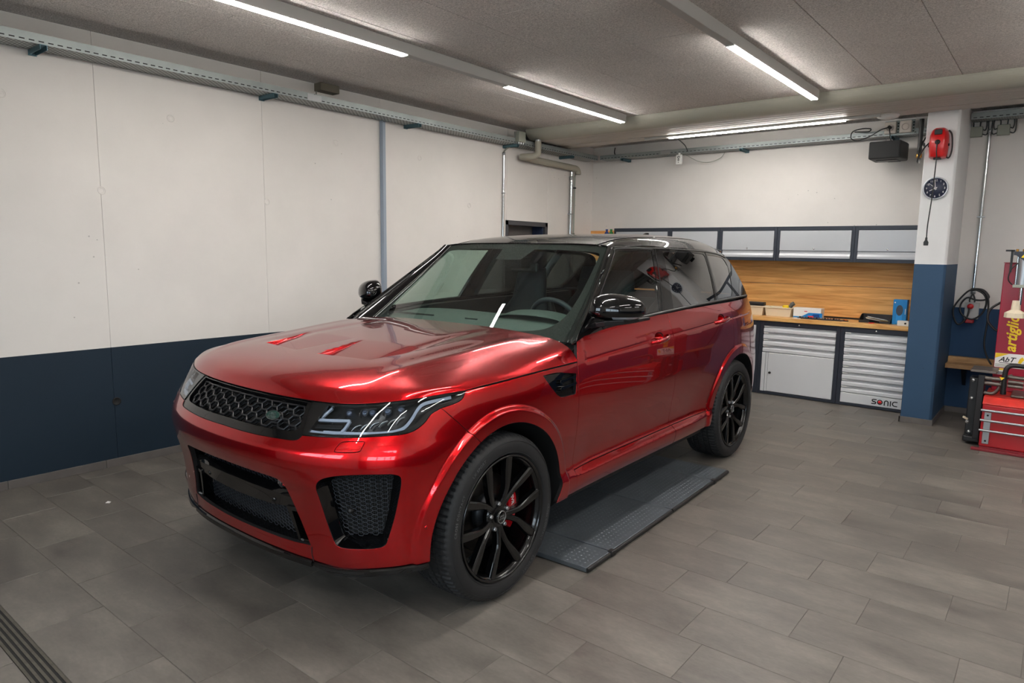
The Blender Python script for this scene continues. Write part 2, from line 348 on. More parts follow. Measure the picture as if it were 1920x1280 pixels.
# steel post in the wall joint
po = thing('steel_post', 'flat grey blue steel post standing against the white left wall', 'post', (XL, 4.535, 0))
MB().bbev((.0, -.034, .0), (.012, .034, 2.86), .002, 1).build('flange', M_POST, po)
MB().bbev((.012, -.034, .0), (.05, -.022, 2.86), .002, 1).build('web', M_POST, po)
# skirting tiles
def skirting(name, pts):
    o = MB().bb(pts[0][0], pts[0][1]).build(name, M_SKIRT); o['kind'] = 'structure'
    for lo, hi in pts[1:]: MB().bbev(lo, hi, .0012, 1).build('skirting_tile', M_SKIRT, o)
    return o
sk = [((XL, YF, 0), (XL+.012, .086, .058))]
y = .086
while y < 6.4: sk.append(((XL, y+.0015, .0005), (XL+.012, min(y+.6, 6.45)-.0015, .058))); y += .6
sk += [((XL, 7.325, .0005), (XL+.012, 7.86, .058)), ((XL, 7.863, .0005), (XL+.012, YB-.013, .058))]
skirting('baseboard_left', sk)
# ---- back wall
wall_back = struct('wall_back', MB().bb((XL-.26, YB, 0), (XR+.2, YB+.2, ZC_)), M_WALL2)
skirting('baseboard_back', [((XL+.013, YB-.012, 0), (-2.9, YB, .058)), ((-.858, YB-.012, .0005), (-.30, YB, .058)), ((-.297, YB-.012, .0005), (.30, YB, .058)), ((.303, YB-.012, .0005), (XR, YB, .058))])
# ---- right wall, front wall with two glazed overhead doors behind the camera
wall_right = struct('wall_right', MB().bb((XR, YF-.2, 0), (XR+.2, YB+.2, ZC_)), M_WALL3)
D1, D2, DZ = (-4.45, -1.05), (-.55, 2.85), 2.72
wf = MB().bb((XL-.26, YF-.2, 0), (D1[0], YF, ZC_)).bb((D1[1], YF-.2, 0), (D2[0], YF, ZC_)).bb((D2[1], YF-.2, 0), (XR+.2, YF, ZC_)).bb((D1[0], YF-.2, DZ), (D1[1], YF, ZC_)).bb((D2[0], YF-.2, DZ), (D2[1], YF, ZC_))
wall_front = struct('wall_front', wf, M_WALL)
M_DOORW = mat('door_white', (196, 198, 202), .45)
def garage_door(name, x0, x1, glazed):
    rows = [0, .55, 1.09, 1.63, 2.17, DZ]; cols = 4
    mb = MB()
    mb.bb((x0, YF-.14, 0), (x0+.05, YF-.08, DZ)).bb((x1-.05, YF-.14, 0), (x1, YF-.08, DZ))
    for i, z in enumerate(rows): mb.bb((x0+.05, YF-.13, max(z-.03, 0)), (x1-.05, YF-.09, min(z+.03, DZ)))
    w = (x1-x0-.1)/cols
    for c in range(1, cols): mb.bb((x0+.05+c*w-.03, YF-.13, .03), (x0+.05+c*w+.03, YF-.09, DZ-.03))
    d = struct(name, mb, M_DOORW)
    for r in range(5):
        for c in range(cols):
            lo, hi = (x0+.05+c*w+(.03 if c else 0), rows[r]+.03), (x0+.05+(c+1)*w-(.03 if c < cols-1 else 0), rows[r+1]-.03)
            if (r, c) in glazed: MB().bb((lo[0], YF-.112, lo[1]), (hi[0], YF-.108, hi[1])).build('pane', M_PANE, d)
            else: MB().bb((lo[0], YF-.12, lo[1]), (hi[0], YF-.10, hi[1])).build('door_panel', M_DOORW, d)
    return d
garage_door('door_1', *D1, [(2, 1), (3, 1), (2, 2), (3, 2)]); garage_door('door_2', *D2, [(r, c) for r in (2, 3) for c in range(4)])
for x0, x1 in (D1, D2):                                  # guides the sampling of the daylight that comes in through the glazing
    la = bpy.data.lights.new('daylight_portal', 'AREA'); la.shape = 'RECTANGLE'; la.size = x1-x0; la.size_y = DZ-.5; la.cycles.is_portal = True
    lo = bpy.data.objects.new('daylight_portal', la); COL.objects.link(lo); lo.location = ((x0+x1)/2, YF-.16, .5+(DZ-.5)/2); lo.rotation_euler = (R(90), 0, 0)
struct('trim_1', MB().bb((-30, -30, -.25), (30, YF-.2, -.02)), mat('yard_concrete', (186, 186, 184), .9, var=(2, .1)))
# ---- ceiling
ceiling = struct('ceiling', MB().bb((XL-.26, YF-.2, ZC_+.02), (XR+.2, YB+.2, ZC_+.25)), mat('ceiling_slab', (120, 116, 112), .9))
xs = [XL]+[x for x in (-1.352+.5755*k for k in range(-7, 8)) if XL+.05 < x < XR-.05]+[XR]
for i in range(len(xs)-1):
    ys = [YF]+[y for y in ([.4, 2.4, 4.4, 6.4] if i % 2 else [-.6, 1.4, 3.4, 5.4, 7.4])]+[YB]
    for j in range(len(ys)-1):
        MB().bbev((xs[i]+.0012, ys[j]+.0012, ZC_), (xs[i+1]-.0012, ys[j+1]-.0012, ZC_+.025), .0025, 1).build('ceiling_panel', M_CEIL, ceiling)
# ---- column
cp = [(-1.123, 7.535), (-.878, 7.535), (-.858, 7.556), (-.858, YB), (-1.123, YB)]
column = struct('trim_2', MB().prism(cp, 0, 3.068, 'xy'), M_COLUMN, bevel=.006)
skirting('baseboard_column', [((-1.135, 7.523, 0), (-1.123, 7.94, .058)), ((-1.135, 7.523, .0005), (-.848, 7.535, .058)), ((-.858, 7.5355, .0005), (-.846, YB-.013, .058))])
# ---- light channels
def light_row(x, y0, y1, tubes, label):
    t = thing('strip_light', label, 'ceiling light', (x, 0, ZC_), 'strip lights on the ceiling')
    MB().bbev((-.031, y0, -.080), (.031, y1, -.0005), .003, 1).build('channel', M_LIGHTBOX, t)
    for a, b_ in tubes:
        MB().bbev((-.027, a, -.0875), (.027, b_, -.0803), .002, 1).build('light_tube', M_TUBE, t)
        for e in (a-.012, b_): MB().bb((-.028, e, -.086), (.028, e+.012, -.0803)).build('end_cap', M_WHITEP, t)
    return t
TB = [(1.49, 3.44), (4.57, 6.52)]
light_row(-3.790, -1.5, 6.545, TB, 'long white strip light on the ceiling, the left row over the hood')
light_row(-1.858, -1.5, 6.545, [(-1.45, .36)]+TB, 'long white strip light on the ceiling, the right row above the parked car side')
light_row(.08, -1.5, 6.545, [(-1.45, .36)]+TB, 'long white strip light on the ceiling, outside the right edge of the photo')
light_row(2.0, -1.5, 6.545, TB, 'long white strip light on the ceiling, far right beyond the photo')
t = thing('back_strip_light', 'slim strip light running under the ribbed ceiling duct above the workbench', 'ceiling light', (0, 7.36, 2.953))
MB().bbev((-3.95, -.026, -.022), (-1.50, .026, 0), .002, 1).build('channel', M_LIGHTBOX, t)
MB().bbev((-3.66, -.022, -.032), (-1.795, .022, -.0223), .002, 1).build('light_tube', M_TUBE, t)
for x in (-3.96, -1.50): MB().bb((x, -.03, -.026), (x+.012, .03, 0)).build('end_cap', M_LIGHTBOX, t)
# ---- ribbed duct under the ceiling
t = thing('ribbed_duct', 'grey ribbed ceiling duct with rounded front edge, crossing above the workbench', 'duct', (0, 0, 0))
nose = [(6.655, 3.069)]+[(6.805-.150*math.cos(a), 3.069-.118*math.sin(a)) for a in [R(8*k) for k in range(1, 12)]]+[(6.83, 2.951), (6.83, 3.069)]
MB().prism(nose, -5.20, XR, 'yz').build('front_edge', M_PANEL, t, bevel=.002)
for k in range(5):
    y0 = 6.832+.098*k
    rp = [(y0, 3.069), (y0, 2.962)]+[(y0+.047-.045*math.cos(a), 2.962-.010*math.sin(a)) for a in [R(30*j) for j in range(7)]]+[(y0+.0955, 2.962), (y0+.0955, 3.069)]
    MB().prism(rp, -5.20, XR, 'yz').build('rib', M_RIB, t, bevel=.001)
MB().bbev((-5.20, 7.323, 2.953), (XR, 7.5295, 3.069), .001, 1).build('rear_edge', M_RIB, t)
roll = [(7.530, 3.069), (7.530, 2.953)]+[(7.530+.130*math.sin(a), 3.069-.116*math.cos(a)) for a in [R(9*k) for k in range(1, 11)]]
MB().prism(roll, -5.20, -1.1245, 'yz').build('rear_roll', M_RIB, t)
MB().prism(roll, -.8565, XR, 'yz').build('rear_roll', M_RIB, t)
MB().bb((-5.215, 6.67, 2.965), (-5.20, 7.63, 3.069)).build('end_plate', M_SLOT, t)
# ---- cable trays
def tray(label, A, Bp, z0, h, wall, slots=True, brackets=(), seams=()):
    """A, Bp: ends along the run; wall: 'left' or 'back'; 20 cm wide"""
    t = thing('cable_tray', label, 'cable tray', (0, 0, 0), None)
    def bb(mb, s0, s1, w0, w1, za, zb):
        if wall == 'left': mb.bb((XL+w0, s0, za), (XL+w1, s1, zb))
        else: mb.bb((s0, YB-w1, za), (s1, YB-w0, zb))
        return mb
    cuts = [A]+list(seams)+[Bp]
    for i in range(len(cuts)-1):
        s0, s1 = cuts[i]+.002, cuts[i+1]-.002
        bb(MB(), s0, s1, .006, .2, z0, z0+.002).build('tray_floor', M_PERF, t)
        lip = bb(bb(MB(), s0, s1, .2, .202, z0, z0+h), s0, s1, .19, .202, z0+h, z0+h+.004).build('tray_lip', M_ZINC, t)
        bb(MB(), s0, s1, .004, .006, z0, z0+h).build('tray_lip', M_ZINC, t)
        if slots:
            sm = MB(); s = s0+.02
            while s < s1-.04: bb(sm, s, s+.030, .2019, .2026, z0+.012, z0+.019); s += .052
            tag(sm.build('slot', M_SLOT, lip), kind='stuff')
    for s in brackets:
        b_ = MB(); bb(b_, s-.02, s+.02, .001, .215, z0-.004, z0-.001); bb(b_, s-.02, s-.017, .001, .215, z0-.032, z0-.004); bb(b_, s+.017, s+.02, .001, .215, z0-.032, z0-.004); bb(b_, s-.024, s+.024, .0005, .006, z0-.036, z0)
        b_.build('bracket', M_BRACKET, t)
    for s in seams:
        bb(MB(), s-.07, s+.07, .2021, .2045, z0+.004, z0+h-.004).build('joint_plate', M_STEEL2, t)
    return t
tray('perforated zinc cable tray running along the left wall under the ceiling', YF, 8.19, 2.865, .058, 'left', True, (.0, 1.616, 3.242, 4.84, 6.408, 7.571), (3.62, 6.46))
tray('perforated zinc cable tray on the back wall above the workbench cabinets', -5.10, -1.13, 2.875, .050, 'back', True, (-4.75, -3.13, -1.52), (-4.12,))
tray('zinc cable tray on the back wall right of the column', -.852, XR, 2.962, .058, 'back', True, (-.20, 1.5))
# ================================================================= services on the walls
def cable(name, pts, r, m=M_RUBBERC, parent=None, n=6, res=6):
    """round cable through the points (Catmull-Rom)"""
    P = [Vector(p) for p in pts]; Q = []
    for i in range(len(P)-1):
        a, b_, c, d = P[max(i-1, 0)], P[i], P[i+1], P[min(i+2, len(P)-1)]
        for k in range(res):
            t = k/res; Q.append(.5*((2*b_)+(c-a)*t+(2*a-5*b_+4*c-d)*t*t+(3*b_-a-3*c+d)*t**3))
    Q.append(P[-1]); return MB().tube(Q, r, n).build(name, m, parent)
t = thing('junction_box', 'grey junction box clipped on the left wall cable tray beside the duct end', 'junction box', (-5.12, 6.45, 2.93))
MB().bbev((-.012, -.075, -.045), (.045, .055, .075), .006).build('body', M_GREYBOX, t)
MB().bbev((-.02, -.085, -.055), (-.0122, -.075, .07), .001).build('clip', M_ZINC, t)
for k in range(3): MB().tube([(.02, -.05+.04*k, -.045), (.02, -.05+.04*k, -.07)], .012, 8).build('cable_gland', M_STEEL2, t)
t = thing('cable_box', 'small grey box against the ceiling above the left wall tray', 'junction box', (XL, 3.86, 3.0))
MB().bbev((.001, -.10, .0), (.10, .10, .0685), .004).build('body', mat('box_brown_grey', (104, 98, 84), .7), t)
MB().tube([(.02, -.09, .0), (.022, -.092, -.075)], .006, 6).build('wire', M_GREYBOX, t)
t = thing('conduit', 'thin steel conduit on the left wall left of the doorway', 'conduit', (XL+.016, 6.39, 0))
MB().tube([(0, 0, .06), (0, 0, 2.77)], .0125, 12).build('tube', M_STEEL, t)
MB().lathe([(.0125, 0), (.019, 0), (.019, .03), (.0125, .03)], (0, 0, 2.75), 'z', 12).build('coupling', M_STEEL2, t)
for z in (.6, 1.5, 2.3): MB().bbev((-.016, -.02, z), (.016, .02, z+.012), .003).build('clamp', M_STEEL2, t)
cable('flex', [(0, 0, 2.77), (.005, .01, 2.80), (.03, .03, 2.83), (.10, .04, 2.855)], .009, M_GREYBOX, t)
t = thing('lagged_pipe', 'grey lagged pipe bending down from the ribbed duct to the left wall', 'pipe', (0, 0, 0))
MB().tube([(-5.075, 6.745, 2.951), (-5.075, 6.745, 2.93)], .036, 16).build('collar', M_STEEL2, t)
P = [(-5.075, 6.745, 2.93), (-5.075, 6.745, 2.80)]+[(-5.075-.09*(1-math.cos(a)), 6.745-.07*(1-math.cos(a)), 2.80-.04*math.sin(a)*1.2) for a in (R(30), R(60), R(90))]
P += [(-5.225, 6.655, 2.752), (-5.262, 6.655, 2.751)]
cable('lagging', P, .039, M_LAG, t, 16)
cable('lagging', [(-5.258, 6.66, 2.752), (-5.258, 6.80, 2.751), (-5.258, 7.3, 2.742), (-5.258, 7.76, 2.735), (-5.256, 7.86, 2.726), (-5.25, 7.89, 2.69), (-5.25, 7.892, 2.66)], .040, M_LAG, t, 16)
t = thing('riser_pipe', 'pair of bright steel pipes on the left wall below the lagged pipe', 'pipe', (XL+.03, 7.81, 0))
MB().tube([(0, 0, .06), (0, 0, 2.69)], .019, 14).build('tube', M_STEEL, t)
MB().lathe([(.019, 0), (.026, .0), (.026, .05), (.019, .05)], (0, 0, 2.58), 'z', 14).build('coupling', M_STEEL2, t)
MB().tube([(.005, .075, .06), (.005, .075, 2.64)], .011, 10).build('tube', M_GREYBOX, t)
for z in (1.85, 2.47): MB().lathe([(.011, 0), (.021, 0), (.021, .02), (.011, .02)], (.005, .075, z), 'z', 12).build('clamp', M_DMETAL, t)
for z in (.9, 2.12): MB().bbev((-.03, -.03, z), (.028, .03, z+.014), .003).build('clamp', M_STEEL2, t)
cable('hose', [(.005, .075, 2.64), (.02, .10, 2.68), (.05, .09, 2.70)], .009, M_STEEL2, t)
tag(cable('sensor_cable', [(-4.98, 8.39, 3.05), (-4.97, 8.36, 2.98), (-4.93, 8.33, 2.93), (-4.92, 8.32, 2.885)], .007), 'black cable loop hanging behind the tray in the far left corner', 'cable')
tag(cable('lamp_cable', [(-3.60, 7.37, 2.951), (-3.66, 7.60, 2.945), (-3.76, 8.0, 2.93), (-3.84, 8.26, 2.882)], .006), 'black cable from the back strip light to the cable tray', 'cable')
# sensor camera hanging under the back tray
t = thing('room_sensor', 'white room sensor hanging from the back wall cable tray', 'sensor', (-3.92, 8.185, 2.795))
MB().bbev((-.042, -.014, -.062), (.042, .014, .062), .010).build('body', M_WHITEP, t)
for z, r in ((.028, .016), (-.006, .012), (-.036, .006)): MB().lathe([(r, -.003), (r, 0), (.0001, .001)], (0, -.0145, z), 'y', 16).build('lens', M_BLACK, t)
MB().bb((-.012, .0, .062), (.012, .004, .085)).build('hanger', M_WHITEP, t)
tag(cable('sensor_lead', [(-3.90, 8.19, 2.868), (-3.85, 8.24, 2.85), (-3.72, 8.30, 2.775), (-3.58, 8.33, 2.755), (-3.44, 8.34, 2.80), (-3.38, 8.33, 2.872)], .004, M_GREYBOX), 'thin grey lead sagging beside the white room sensor', 'cable')
# socket plates above the back tray near the column
def socket_plate(x, label):
    t = thing('socket_plate', label, 'socket', (x, 8.19, 2.945))
    MB().bbev((-.068, .0, -.075), (.068, .004, .075), .001).build('plate', M_ZINC, t)
    MB().bbev((-.065, -.045, -.058), (.045, .0, .062), .008).build('body', mat('socket_beige', (208, 198, 188), .45), t)
    MB().lathe([(.034, -.006), (.034, 0), (.028, 0), (.026, .006), (.0001, .008)], (-.01, -.046, .0), 'y', 18).build('socket_lid', mat('socket_beige', (208, 198, 188)), t)
    for z in (-.05, -.02, .01, .04): MB().bb((.050, -.0012, z), (.064, -.0002, z+.012)).build('slot', M_SLOT, t)
    return t
s1 = socket_plate(-1.535, 'beige socket on a zinc plate, the one with a black plug, above the black speaker')
MB().tube([(-.01, -.05, .0), (-.012, -.085, .004)], .016, 10).build('plug', M_BLACK, s1)
socket_plate(-1.395, 'beige socket on a zinc plate, the one nearest the column')
tag(cable('speaker_lead', [(-1.547, 8.105, 2.945), (-1.62, 8.09, 2.925), (-1.72, 8.09, 2.868), (-1.83, 8.09, 2.835), (-1.90, 8.09, 2.862), (-1.89, 8.09, 2.93), (-1.80, 8.10, 2.955), (-1.72, 8.10, 2.945), (-1.735, 8.10, 2.92), (-1.82, 8.11, 2.925), (-1.88, 8.14, 2.935)], .006), 'black cable loop hanging in front of the back tray beside the beige sockets', 'cable')
tag(cable('power_lead', [(-1.545, 8.103, 2.945), (-1.535, 8.09, 2.89), (-1.52, 8.08, 2.82), (-1.48, 8.05, 2.74), (-1.44, 8.04, 2.69), (-1.41, 8.04, 2.655)], .006), 'black power lead running down over the black speaker', 'cable')
t = thing('smoke_detector', 'shallow white dome on the underside of the ribbed duct near the column', 'detector', (-1.44, 7.45, 2.953))
MB().lathe([(.0001, -.045), (.03, -.044), (.085, -.025), (.10, -.008), (.10, 0), (.0001, 0)], (0, 0, 0), 'z', 24).build('dome', M_WHITEP, t)
# loudspeaker
t = thing('loudspeaker', 'black loudspeaker box hung on the back wall below the cable tray', 'speaker', (-1.525, 8.06, 2.695))
MB().prism([(-.155, -.16), (.135, -.16), (.155, .06), (.155, .16), (-.155, .16)], -.088, .088, 'xy').build('cabinet', mat('speaker_black', (24, 25, 27), .55), t, bevel=.012)
MB().prism([(-.148, -.166), (.125, -.166), (.125, -.1605), (-.148, -.1605)], -.082, .082, 'xy').build('grille', mat('speaker_cloth', (34, 35, 36), .8, bump=(400, .4, .001)), t, bevel=.004)
MB().bb((-.10, -.05, -.095), (.09, .1, -.0885)).build('foot', M_BLACK, t)
MB().bb((-.03, .16, -.03), (.03, .339, .03)).bb((-.06, .334, -.07), (.06, .3395, .07)).build('wall_bracket', M_BLACK, t)
MB().tube([(.0, -.16, .115), (.0, -.17, .085)], .004, 6).build('lead_end', M_STEEL2, t)
# vertical black hose with brass coupling, left of the column
t = thing('air_hose', 'vertical black air hose with brass coupling left of the column', 'hose', (-1.21, 7.82, 0))
MB().tube([(0, 0, 2.95), (0, 0, 2.62)], .021, 12).build('hose', M_BLACK, t)
MB().lathe([(.022, 0), (.027, .004), (.027, .036), (.022, .04)], (0, 0, 2.58), 'z', 12).build('coupling', mat('brass', (190, 140, 70), .3, .9), t)
MB().lathe([(.0001, 0), (.014, 0), (.016, .02), (.014, .05), (.0001, .05)], (0, 0, 2.53), 'z', 12).build('nipple', M_STEEL, t)
MB().bb((-.006, .02, 2.72), (.006, .579, 2.75)).build('wall_bracket', M_DMETAL, t)
# cable reel on the column
t = thing('cable_reel', 'red cable reel mounted high on the column above the clock', 'cable reel', (-1.005, 7.535, 2.66))
def rs(z, w, d0): return [(-w, -.001), (-w, -d0*.55), (-w*.72, -d0*.92), (w*.72, -d0*.92), (w, -d0*.55), (w, -.001)]
secs = [(-.135, .060, .10), (-.125, .068, .135), (-.02, .075, .155), (.07, .072, .155), (.115, .060, .13), (.135, .040, .09)]
vs = []; fs = []
for z, w, d0 in secs: vs += [(x, y_, z) for x, y_ in rs(z, w, d0)]
for i in range(len(secs)-1):
    for k in range(5): fs.append((i*6+k, i*6+k+1, i*6+7+k, i*6+6+k))
fs += [tuple(range(6))[::-1], tuple(range(30, 36))]
MB().add(vs, fs, True).build('housing', mat('reel_red', (206, 22, 24), .3, coat=.3), t, bevel=.006)
MB().bbev((-.030, -.152, .065), (.030, -.128, .112), .006).build('carry_grip', M_BLACK, t)
MB().lathe([(.0001, -.012), (.017, -.010), (.022, 0), (.022, .02)], (.0, -.146, .0), 'y', 16).build('hub', M_BLACK, t)
MB().bbev((-.03, -.10, -.150), (.03, -.05, -.1352), .004).build('cable_outlet', M_BLACK, t)
for s in (-1, 1): MB().tube([(s*.072, -.06, -.02), (s*.085, -.06, -.02)], .012, 8).build('pivot', M_BLACK, t)
cable('cord', [(.0, -.160, .01), (.0, -.163, -.08), (.004, -.150, -.14), (.0, -.135, -.30), (-.004, -.12, -.45), (-.012, -.12, -.60), (-.020, -.12, -.75), (-.020, -.12, -.86)], .0055, M_RUBBERC, t)
MB().prism([(-.018, -.935), (.018, -.935), (.020, -.905), (.009, -.885), (.008, -.86), (-.008, -.86), (-.009, -.885), (-.020, -.905)], -.132, -.108, 'xz').build('plug', M_BLACK, t, bevel=.003, loc=(-.020, 0, 0))
cable('supply_lead', [(.068, -.05, .11), (.095, -.045, .07), (.105, -.04, -.03), (.10, -.04, -.10), (.085, -.04, -.135), (.065, -.04, -.12), (.06, -.045, -.06)], .0075, M_RUBBERC, t)
tag(cable('reel_feed', [(-1.075, 7.50, 2.68), (-1.12, 7.49, 2.63), (-1.16, 7.52, 2.56), (-1.185, 7.60, 2.52), (-1.20, 7.72, 2.56), (-1.205, 7.79, 2.66), (-1.19, 7.95, 2.78), (-1.19, 8.18, 2.872)], .0075), 'black cable sagging between the red cable reel and the back tray', 'cable')
# clock
t = thing('wall_clock', 'round dark blue wall clock with silver rim on the column', 'clock', (-1.005, 7.535, 2.257))
MB().lathe([(.0001, 0), (.102, 0), (.104, -.02), (.100, -.027), (.094, -.024), (.092, -.012), (.0001, -.012)], (0, 0, 0), 'y', 48).build('case', mat('clock_rim', (200, 205, 212), .3, .6), t)
MB().lathe([(.0001, -.0135), (.092, -.0125), (.092, -.012)], (0, 0, 0), 'y', 48).build('dial', mat('clock_dial', (34, 40, 62), .5), t)
for h in range(1, 13):
    s = str(h); mb = MB(); an = R(90-30*h); vs_, fs_ = text_mesh(s, .026, .0004); w = max(v.x for v in vs_)
    mb.add([(v.x-w/2+.073*math.cos(an), -.0142-v.z, v.y-.009+.073*math.sin(an)) for v in vs_], fs_).build('numeral', M_WHITE, t)
def hand(ang, ln, w, y_):
    a = R(90-ang); c, s = math.cos(a), math.sin(a)
    pl = [(-.016, -w/2), (ln, -w/3), (ln, w/3), (-.016, w/2)]
    MB().prism([(p[0]*c-p[1]*s, p[0]*s+p[1]*c) for p in pl], y_-.0008, y_, 'xz').build('hand', M_WHITE, t)
hand(243, .052, .007, -.0155); hand(353, .076, .005, -.0172); hand(311, .072, .003, -.0188)
MB().lathe([(.0001, -.020), (.005, -.019), (.005, -.014)], (0, 0, 0), 'y', 12).build('pivot', M_STEEL, t)
# junction boxes under the right tray
def jbox(x, label):
    t = thing('cable_junction_box', label, 'junction box', (x, YB, 2.865))
    MB().bbev((-.052, -.05, -.05), (.052, -.0005, .05), .006).build('body', M_GREYBOX, t)
    MB().bbev((-.049, -.056, -.047), (.049, -.0503, .047), .004).build('lid', M_GREYBOX, t)
    for k in (-.028, .028): cable('lead', [(k, -.03, .05), (k, -.03, .08), (k*1.1, -.035, .0955)], .006, mat('grey_cable', (62, 66, 66), .6), t)
    for s in (-1, 1):
        for z, b_ in ((.02, .03), (-.025, .045)): cable('lead', [(s*.052, -.03, z), (s*(.052+b_*.7), -.03, z-.008), (s*(.052+b_), -.032, z+.03), (s*(.05+b_), -.034, .0955)], .006, mat('grey_cable', (62, 66, 66)), t)
jbox(-.81, 'grey cable junction box under the right tray, the one beside the column')
jbox(-.588, 'grey cable junction box under the right tray, the one right of the conduit')
t = thing('steel_conduit', 'bright steel conduit on the back wall right of the column', 'conduit', (-.70, YB-.018, 0))
MB().tube([(0, 0, 1.27), (0, 0, 2.86)], .0155, 12).build('tube', M_STEEL, t)
MB().lathe([(.0155, 0), (.022, 0), (.022, .04), (.0155, .04)], (0, 0, 2.845), 'z', 12).build('coupling', M_STEEL2, t)
MB().lathe([(.0155, 0), (.022, 0), (.022, .05), (.0155, .05)], (0, 0, 1.25), 'z', 12).build('coupling', M_STEEL2, t)
for z in (2.02,): MB().bbev((-.034, -.018, z), (.034, .0175, z+.013), .003).build('clamp', M_STEEL2, t)
for s in (-1, 1): cable('flex', [(0, 0, 1.255), (s*.012, -.003, 1.225), (s*.022, -.006, 1.19), (s*.020, -.008, 1.165)], .008, mat('grey_cable', (62, 66, 66)), t)
t = thing('power_socket', 'grey and red industrial power socket on the blue wall right of the column', 'socket', (-.695, YB, 1.08))
MB().bbev((-.06, -.06, -.085), (.06, -.0005, .085), .008).build('body', mat('socket_grey', (178, 180, 178), .45), t)
MB().lathe([(.0001, -.05), (.024, -.05), (.028, -.04), (.028, .0)], (-.01, -.062, .045), 'y', 16).build('plug', mat('cee_red', (180, 26, 30), .4), t)
MB().bbev((-.045, -.10, -.125), (.03, -.02, -.086), .008).build('socket_flap', mat('cee_red', (180, 26, 30)), t)
tag(cable('coiled_cable', [(-.71, 8.30, 1.12), (-.72, 8.26, 1.02), (-.78, 8.25, .94), (-.87+.045, 8.25, .99), (-.84, 8.25, 1.11), (-.76, 8.25, 1.25), (-.69, 8.25, 1.30), (-.60, 8.25, 1.26), (-.57, 8.25, 1.17), (-.60, 8.25, 1.06), (-.68, 8.25, 1.0), (-.77, 8.255, 1.05), (-.785, 8.26, 1.14), (-.735, 8.26, 1.215), (-.66, 8.27, 1.195), (-.59, 8.27, 1.20), (-.555, 8.25, 1.235), (-.61, 8.26, 1.30), (-.70, 8.27, 1.305), (-.70, 8.28, 1.29), (-.63, 8.26, 1.30), (-.56, 8.24, 1.22), (-.545, 8.23, 1.0), (-.55, 8.21, .78), (-.52, 8.17, .66), (-.47, 8.13, .575)], .0092), 'coiled black cable hung over the power socket right of the column', 'cable')
# plank shelf between column and machine
t = thing('plank_shelf', 'rough wooden plank shelf on the blue wall between column and red machine', 'shelf', (0, 0, 0))
MB().bbev((-.853, 8.12, .50), (-.10, 8.30, .545), .004).build('plank', M_PLANK, t)
MB().bbev((-.853, 8.3035, .50), (-.10, 8.385, .60), .004).build('plank', M_PLANK, t)
for x in (-.70, -.25): MB().prism([(8.14, .499), (8.397, .499), (8.397, .30), (8.385, .30)], x-.015, x+.015, 'yz').build('bracket', M_DMETAL, t)
# ---- floor drain in front of the doors
t = thing('floor_drain', 'slotted steel floor drain across the floor at the lower left corner', 'drain', (0, 0, 0))
MB().bb((XL+.02, .706, -.0024), (1.2, .803, -.0019)).build('channel', M_SLOT, t)
for k in range(5): MB().bb((XL+.02, .7075+.0208*k, -.0018), (1.2, .7075+.0208*k+.0105, .0005)).build('grate_bar', mat('drain_steel', (96, 92, 84), .45, .6, var=(30, .2)), t)
# ================================================================= workbench along the back wall
CF, CB_ = 7.95, 8.38
def drawer_front(x0, x1, z0, z1, parent, first=False):
    """pressed sheet drawer front with a recessed grip lip along the top"""
    h = z1-z0
    pr = [(CF+.02, z0+.002), (CF+.001, z0+.002), (CF-.002, z0+.006), (CF-.002, z0+h*.50), (CF+.001, z0+h*.56), (CF+.016, z0+h*.74), (CF+.017, z0+h*.80), (CF-.005, z0+h*.92), (CF-.005, z1-.004), (CF+.02, z1-.004)]
    d = MB().prism(pr, x0+.004, x1-.004, 'yz').build('drawer', M_SILVER, parent)
    MB().bbev((x0+.008, CF-.0075, z1-.014), (x0+.062, CF-.0055, z1-.006), .0006, 1).build('label_tab', M_WHITE, d)
    return d
def carcass(name, label, x0, x1):
    t = thing(name, label, 'cabinet', (0, 0, 0), None)
    MB().bbev((x0, CF+.022, .03), (x1, CB_, .858), .003, 1).build('body', M_ANTHRA, t)
    fr = MB().bb((x0, CF-.003, .005), (x0+.040, CF+.0215, .858)).bb((x1-.040, CF-.003, .005), (x1, CF+.0215, .858)).bb((x0+.04, CF-.003, .805), (x1-.04, CF+.0215, .858)).bb((x0+.04, CF-.003, .005), (x1-.04, CF+.0215, .034))
    fr.build('frame', M_ANTHRA, t, bevel=.002)
    MB().lathe([(.0001, -.006), (.009, -.005), (.011, 0)], ((x0+x1)/2, CF-.003, .832), 'y', 14).build('lock', M_CHROME, t)
    return t
u1 = carcass('tool_cabinet', 'silver cabinet with four drawers above a plain door, beside the car rear', -2.690, -1.822)
for k in range(4): drawer_front(-2.650, -1.862, .805-.0765*(k+1), .805-.0765*k, u1)
dr = MB().bbev((-2.575, CF-.004, .040), (-1.866, CF+.020, .494), .003, 1).build('door', M_SILVER, u1)
MB().bb((-2.566, CF-.0065, .481), (-2.51, CF-.0042, .489)).build('label_tab', M_WHITE, dr)
MB().lathe([(.0001, -.014), (.013, -.012), (.015, 0)], (-2.548, CF-.004, .26), 'y', 14).build('lock', M_BLACK, dr)
MB().bbev((-2.650, CF-.002, .036), (-2.608, CF+.020, .494), .003, 1).build('hinge_strip', M_SILVER, u1)
MB().bbev((-2.605, CF+.004, .036), (-2.579, CF+.020, .494), .003, 1).build('hinge_strip', M_SILVER, u1)
u2 = carcass('drawer_cabinet', 'silver cabinet with nine narrow drawers and a red dotted brand name, beside the column', -1.819, -1.128)
for k in range(9): drawer_front(-1.779, -1.168, .805-.0733*(k+1), .805-.0733*k, u2)
kb = MB().bbev((-1.775, CF-.003, .036), (-1.172, CF+.020, .141), .002, 1).build('plinth', M_SILVER, u2)
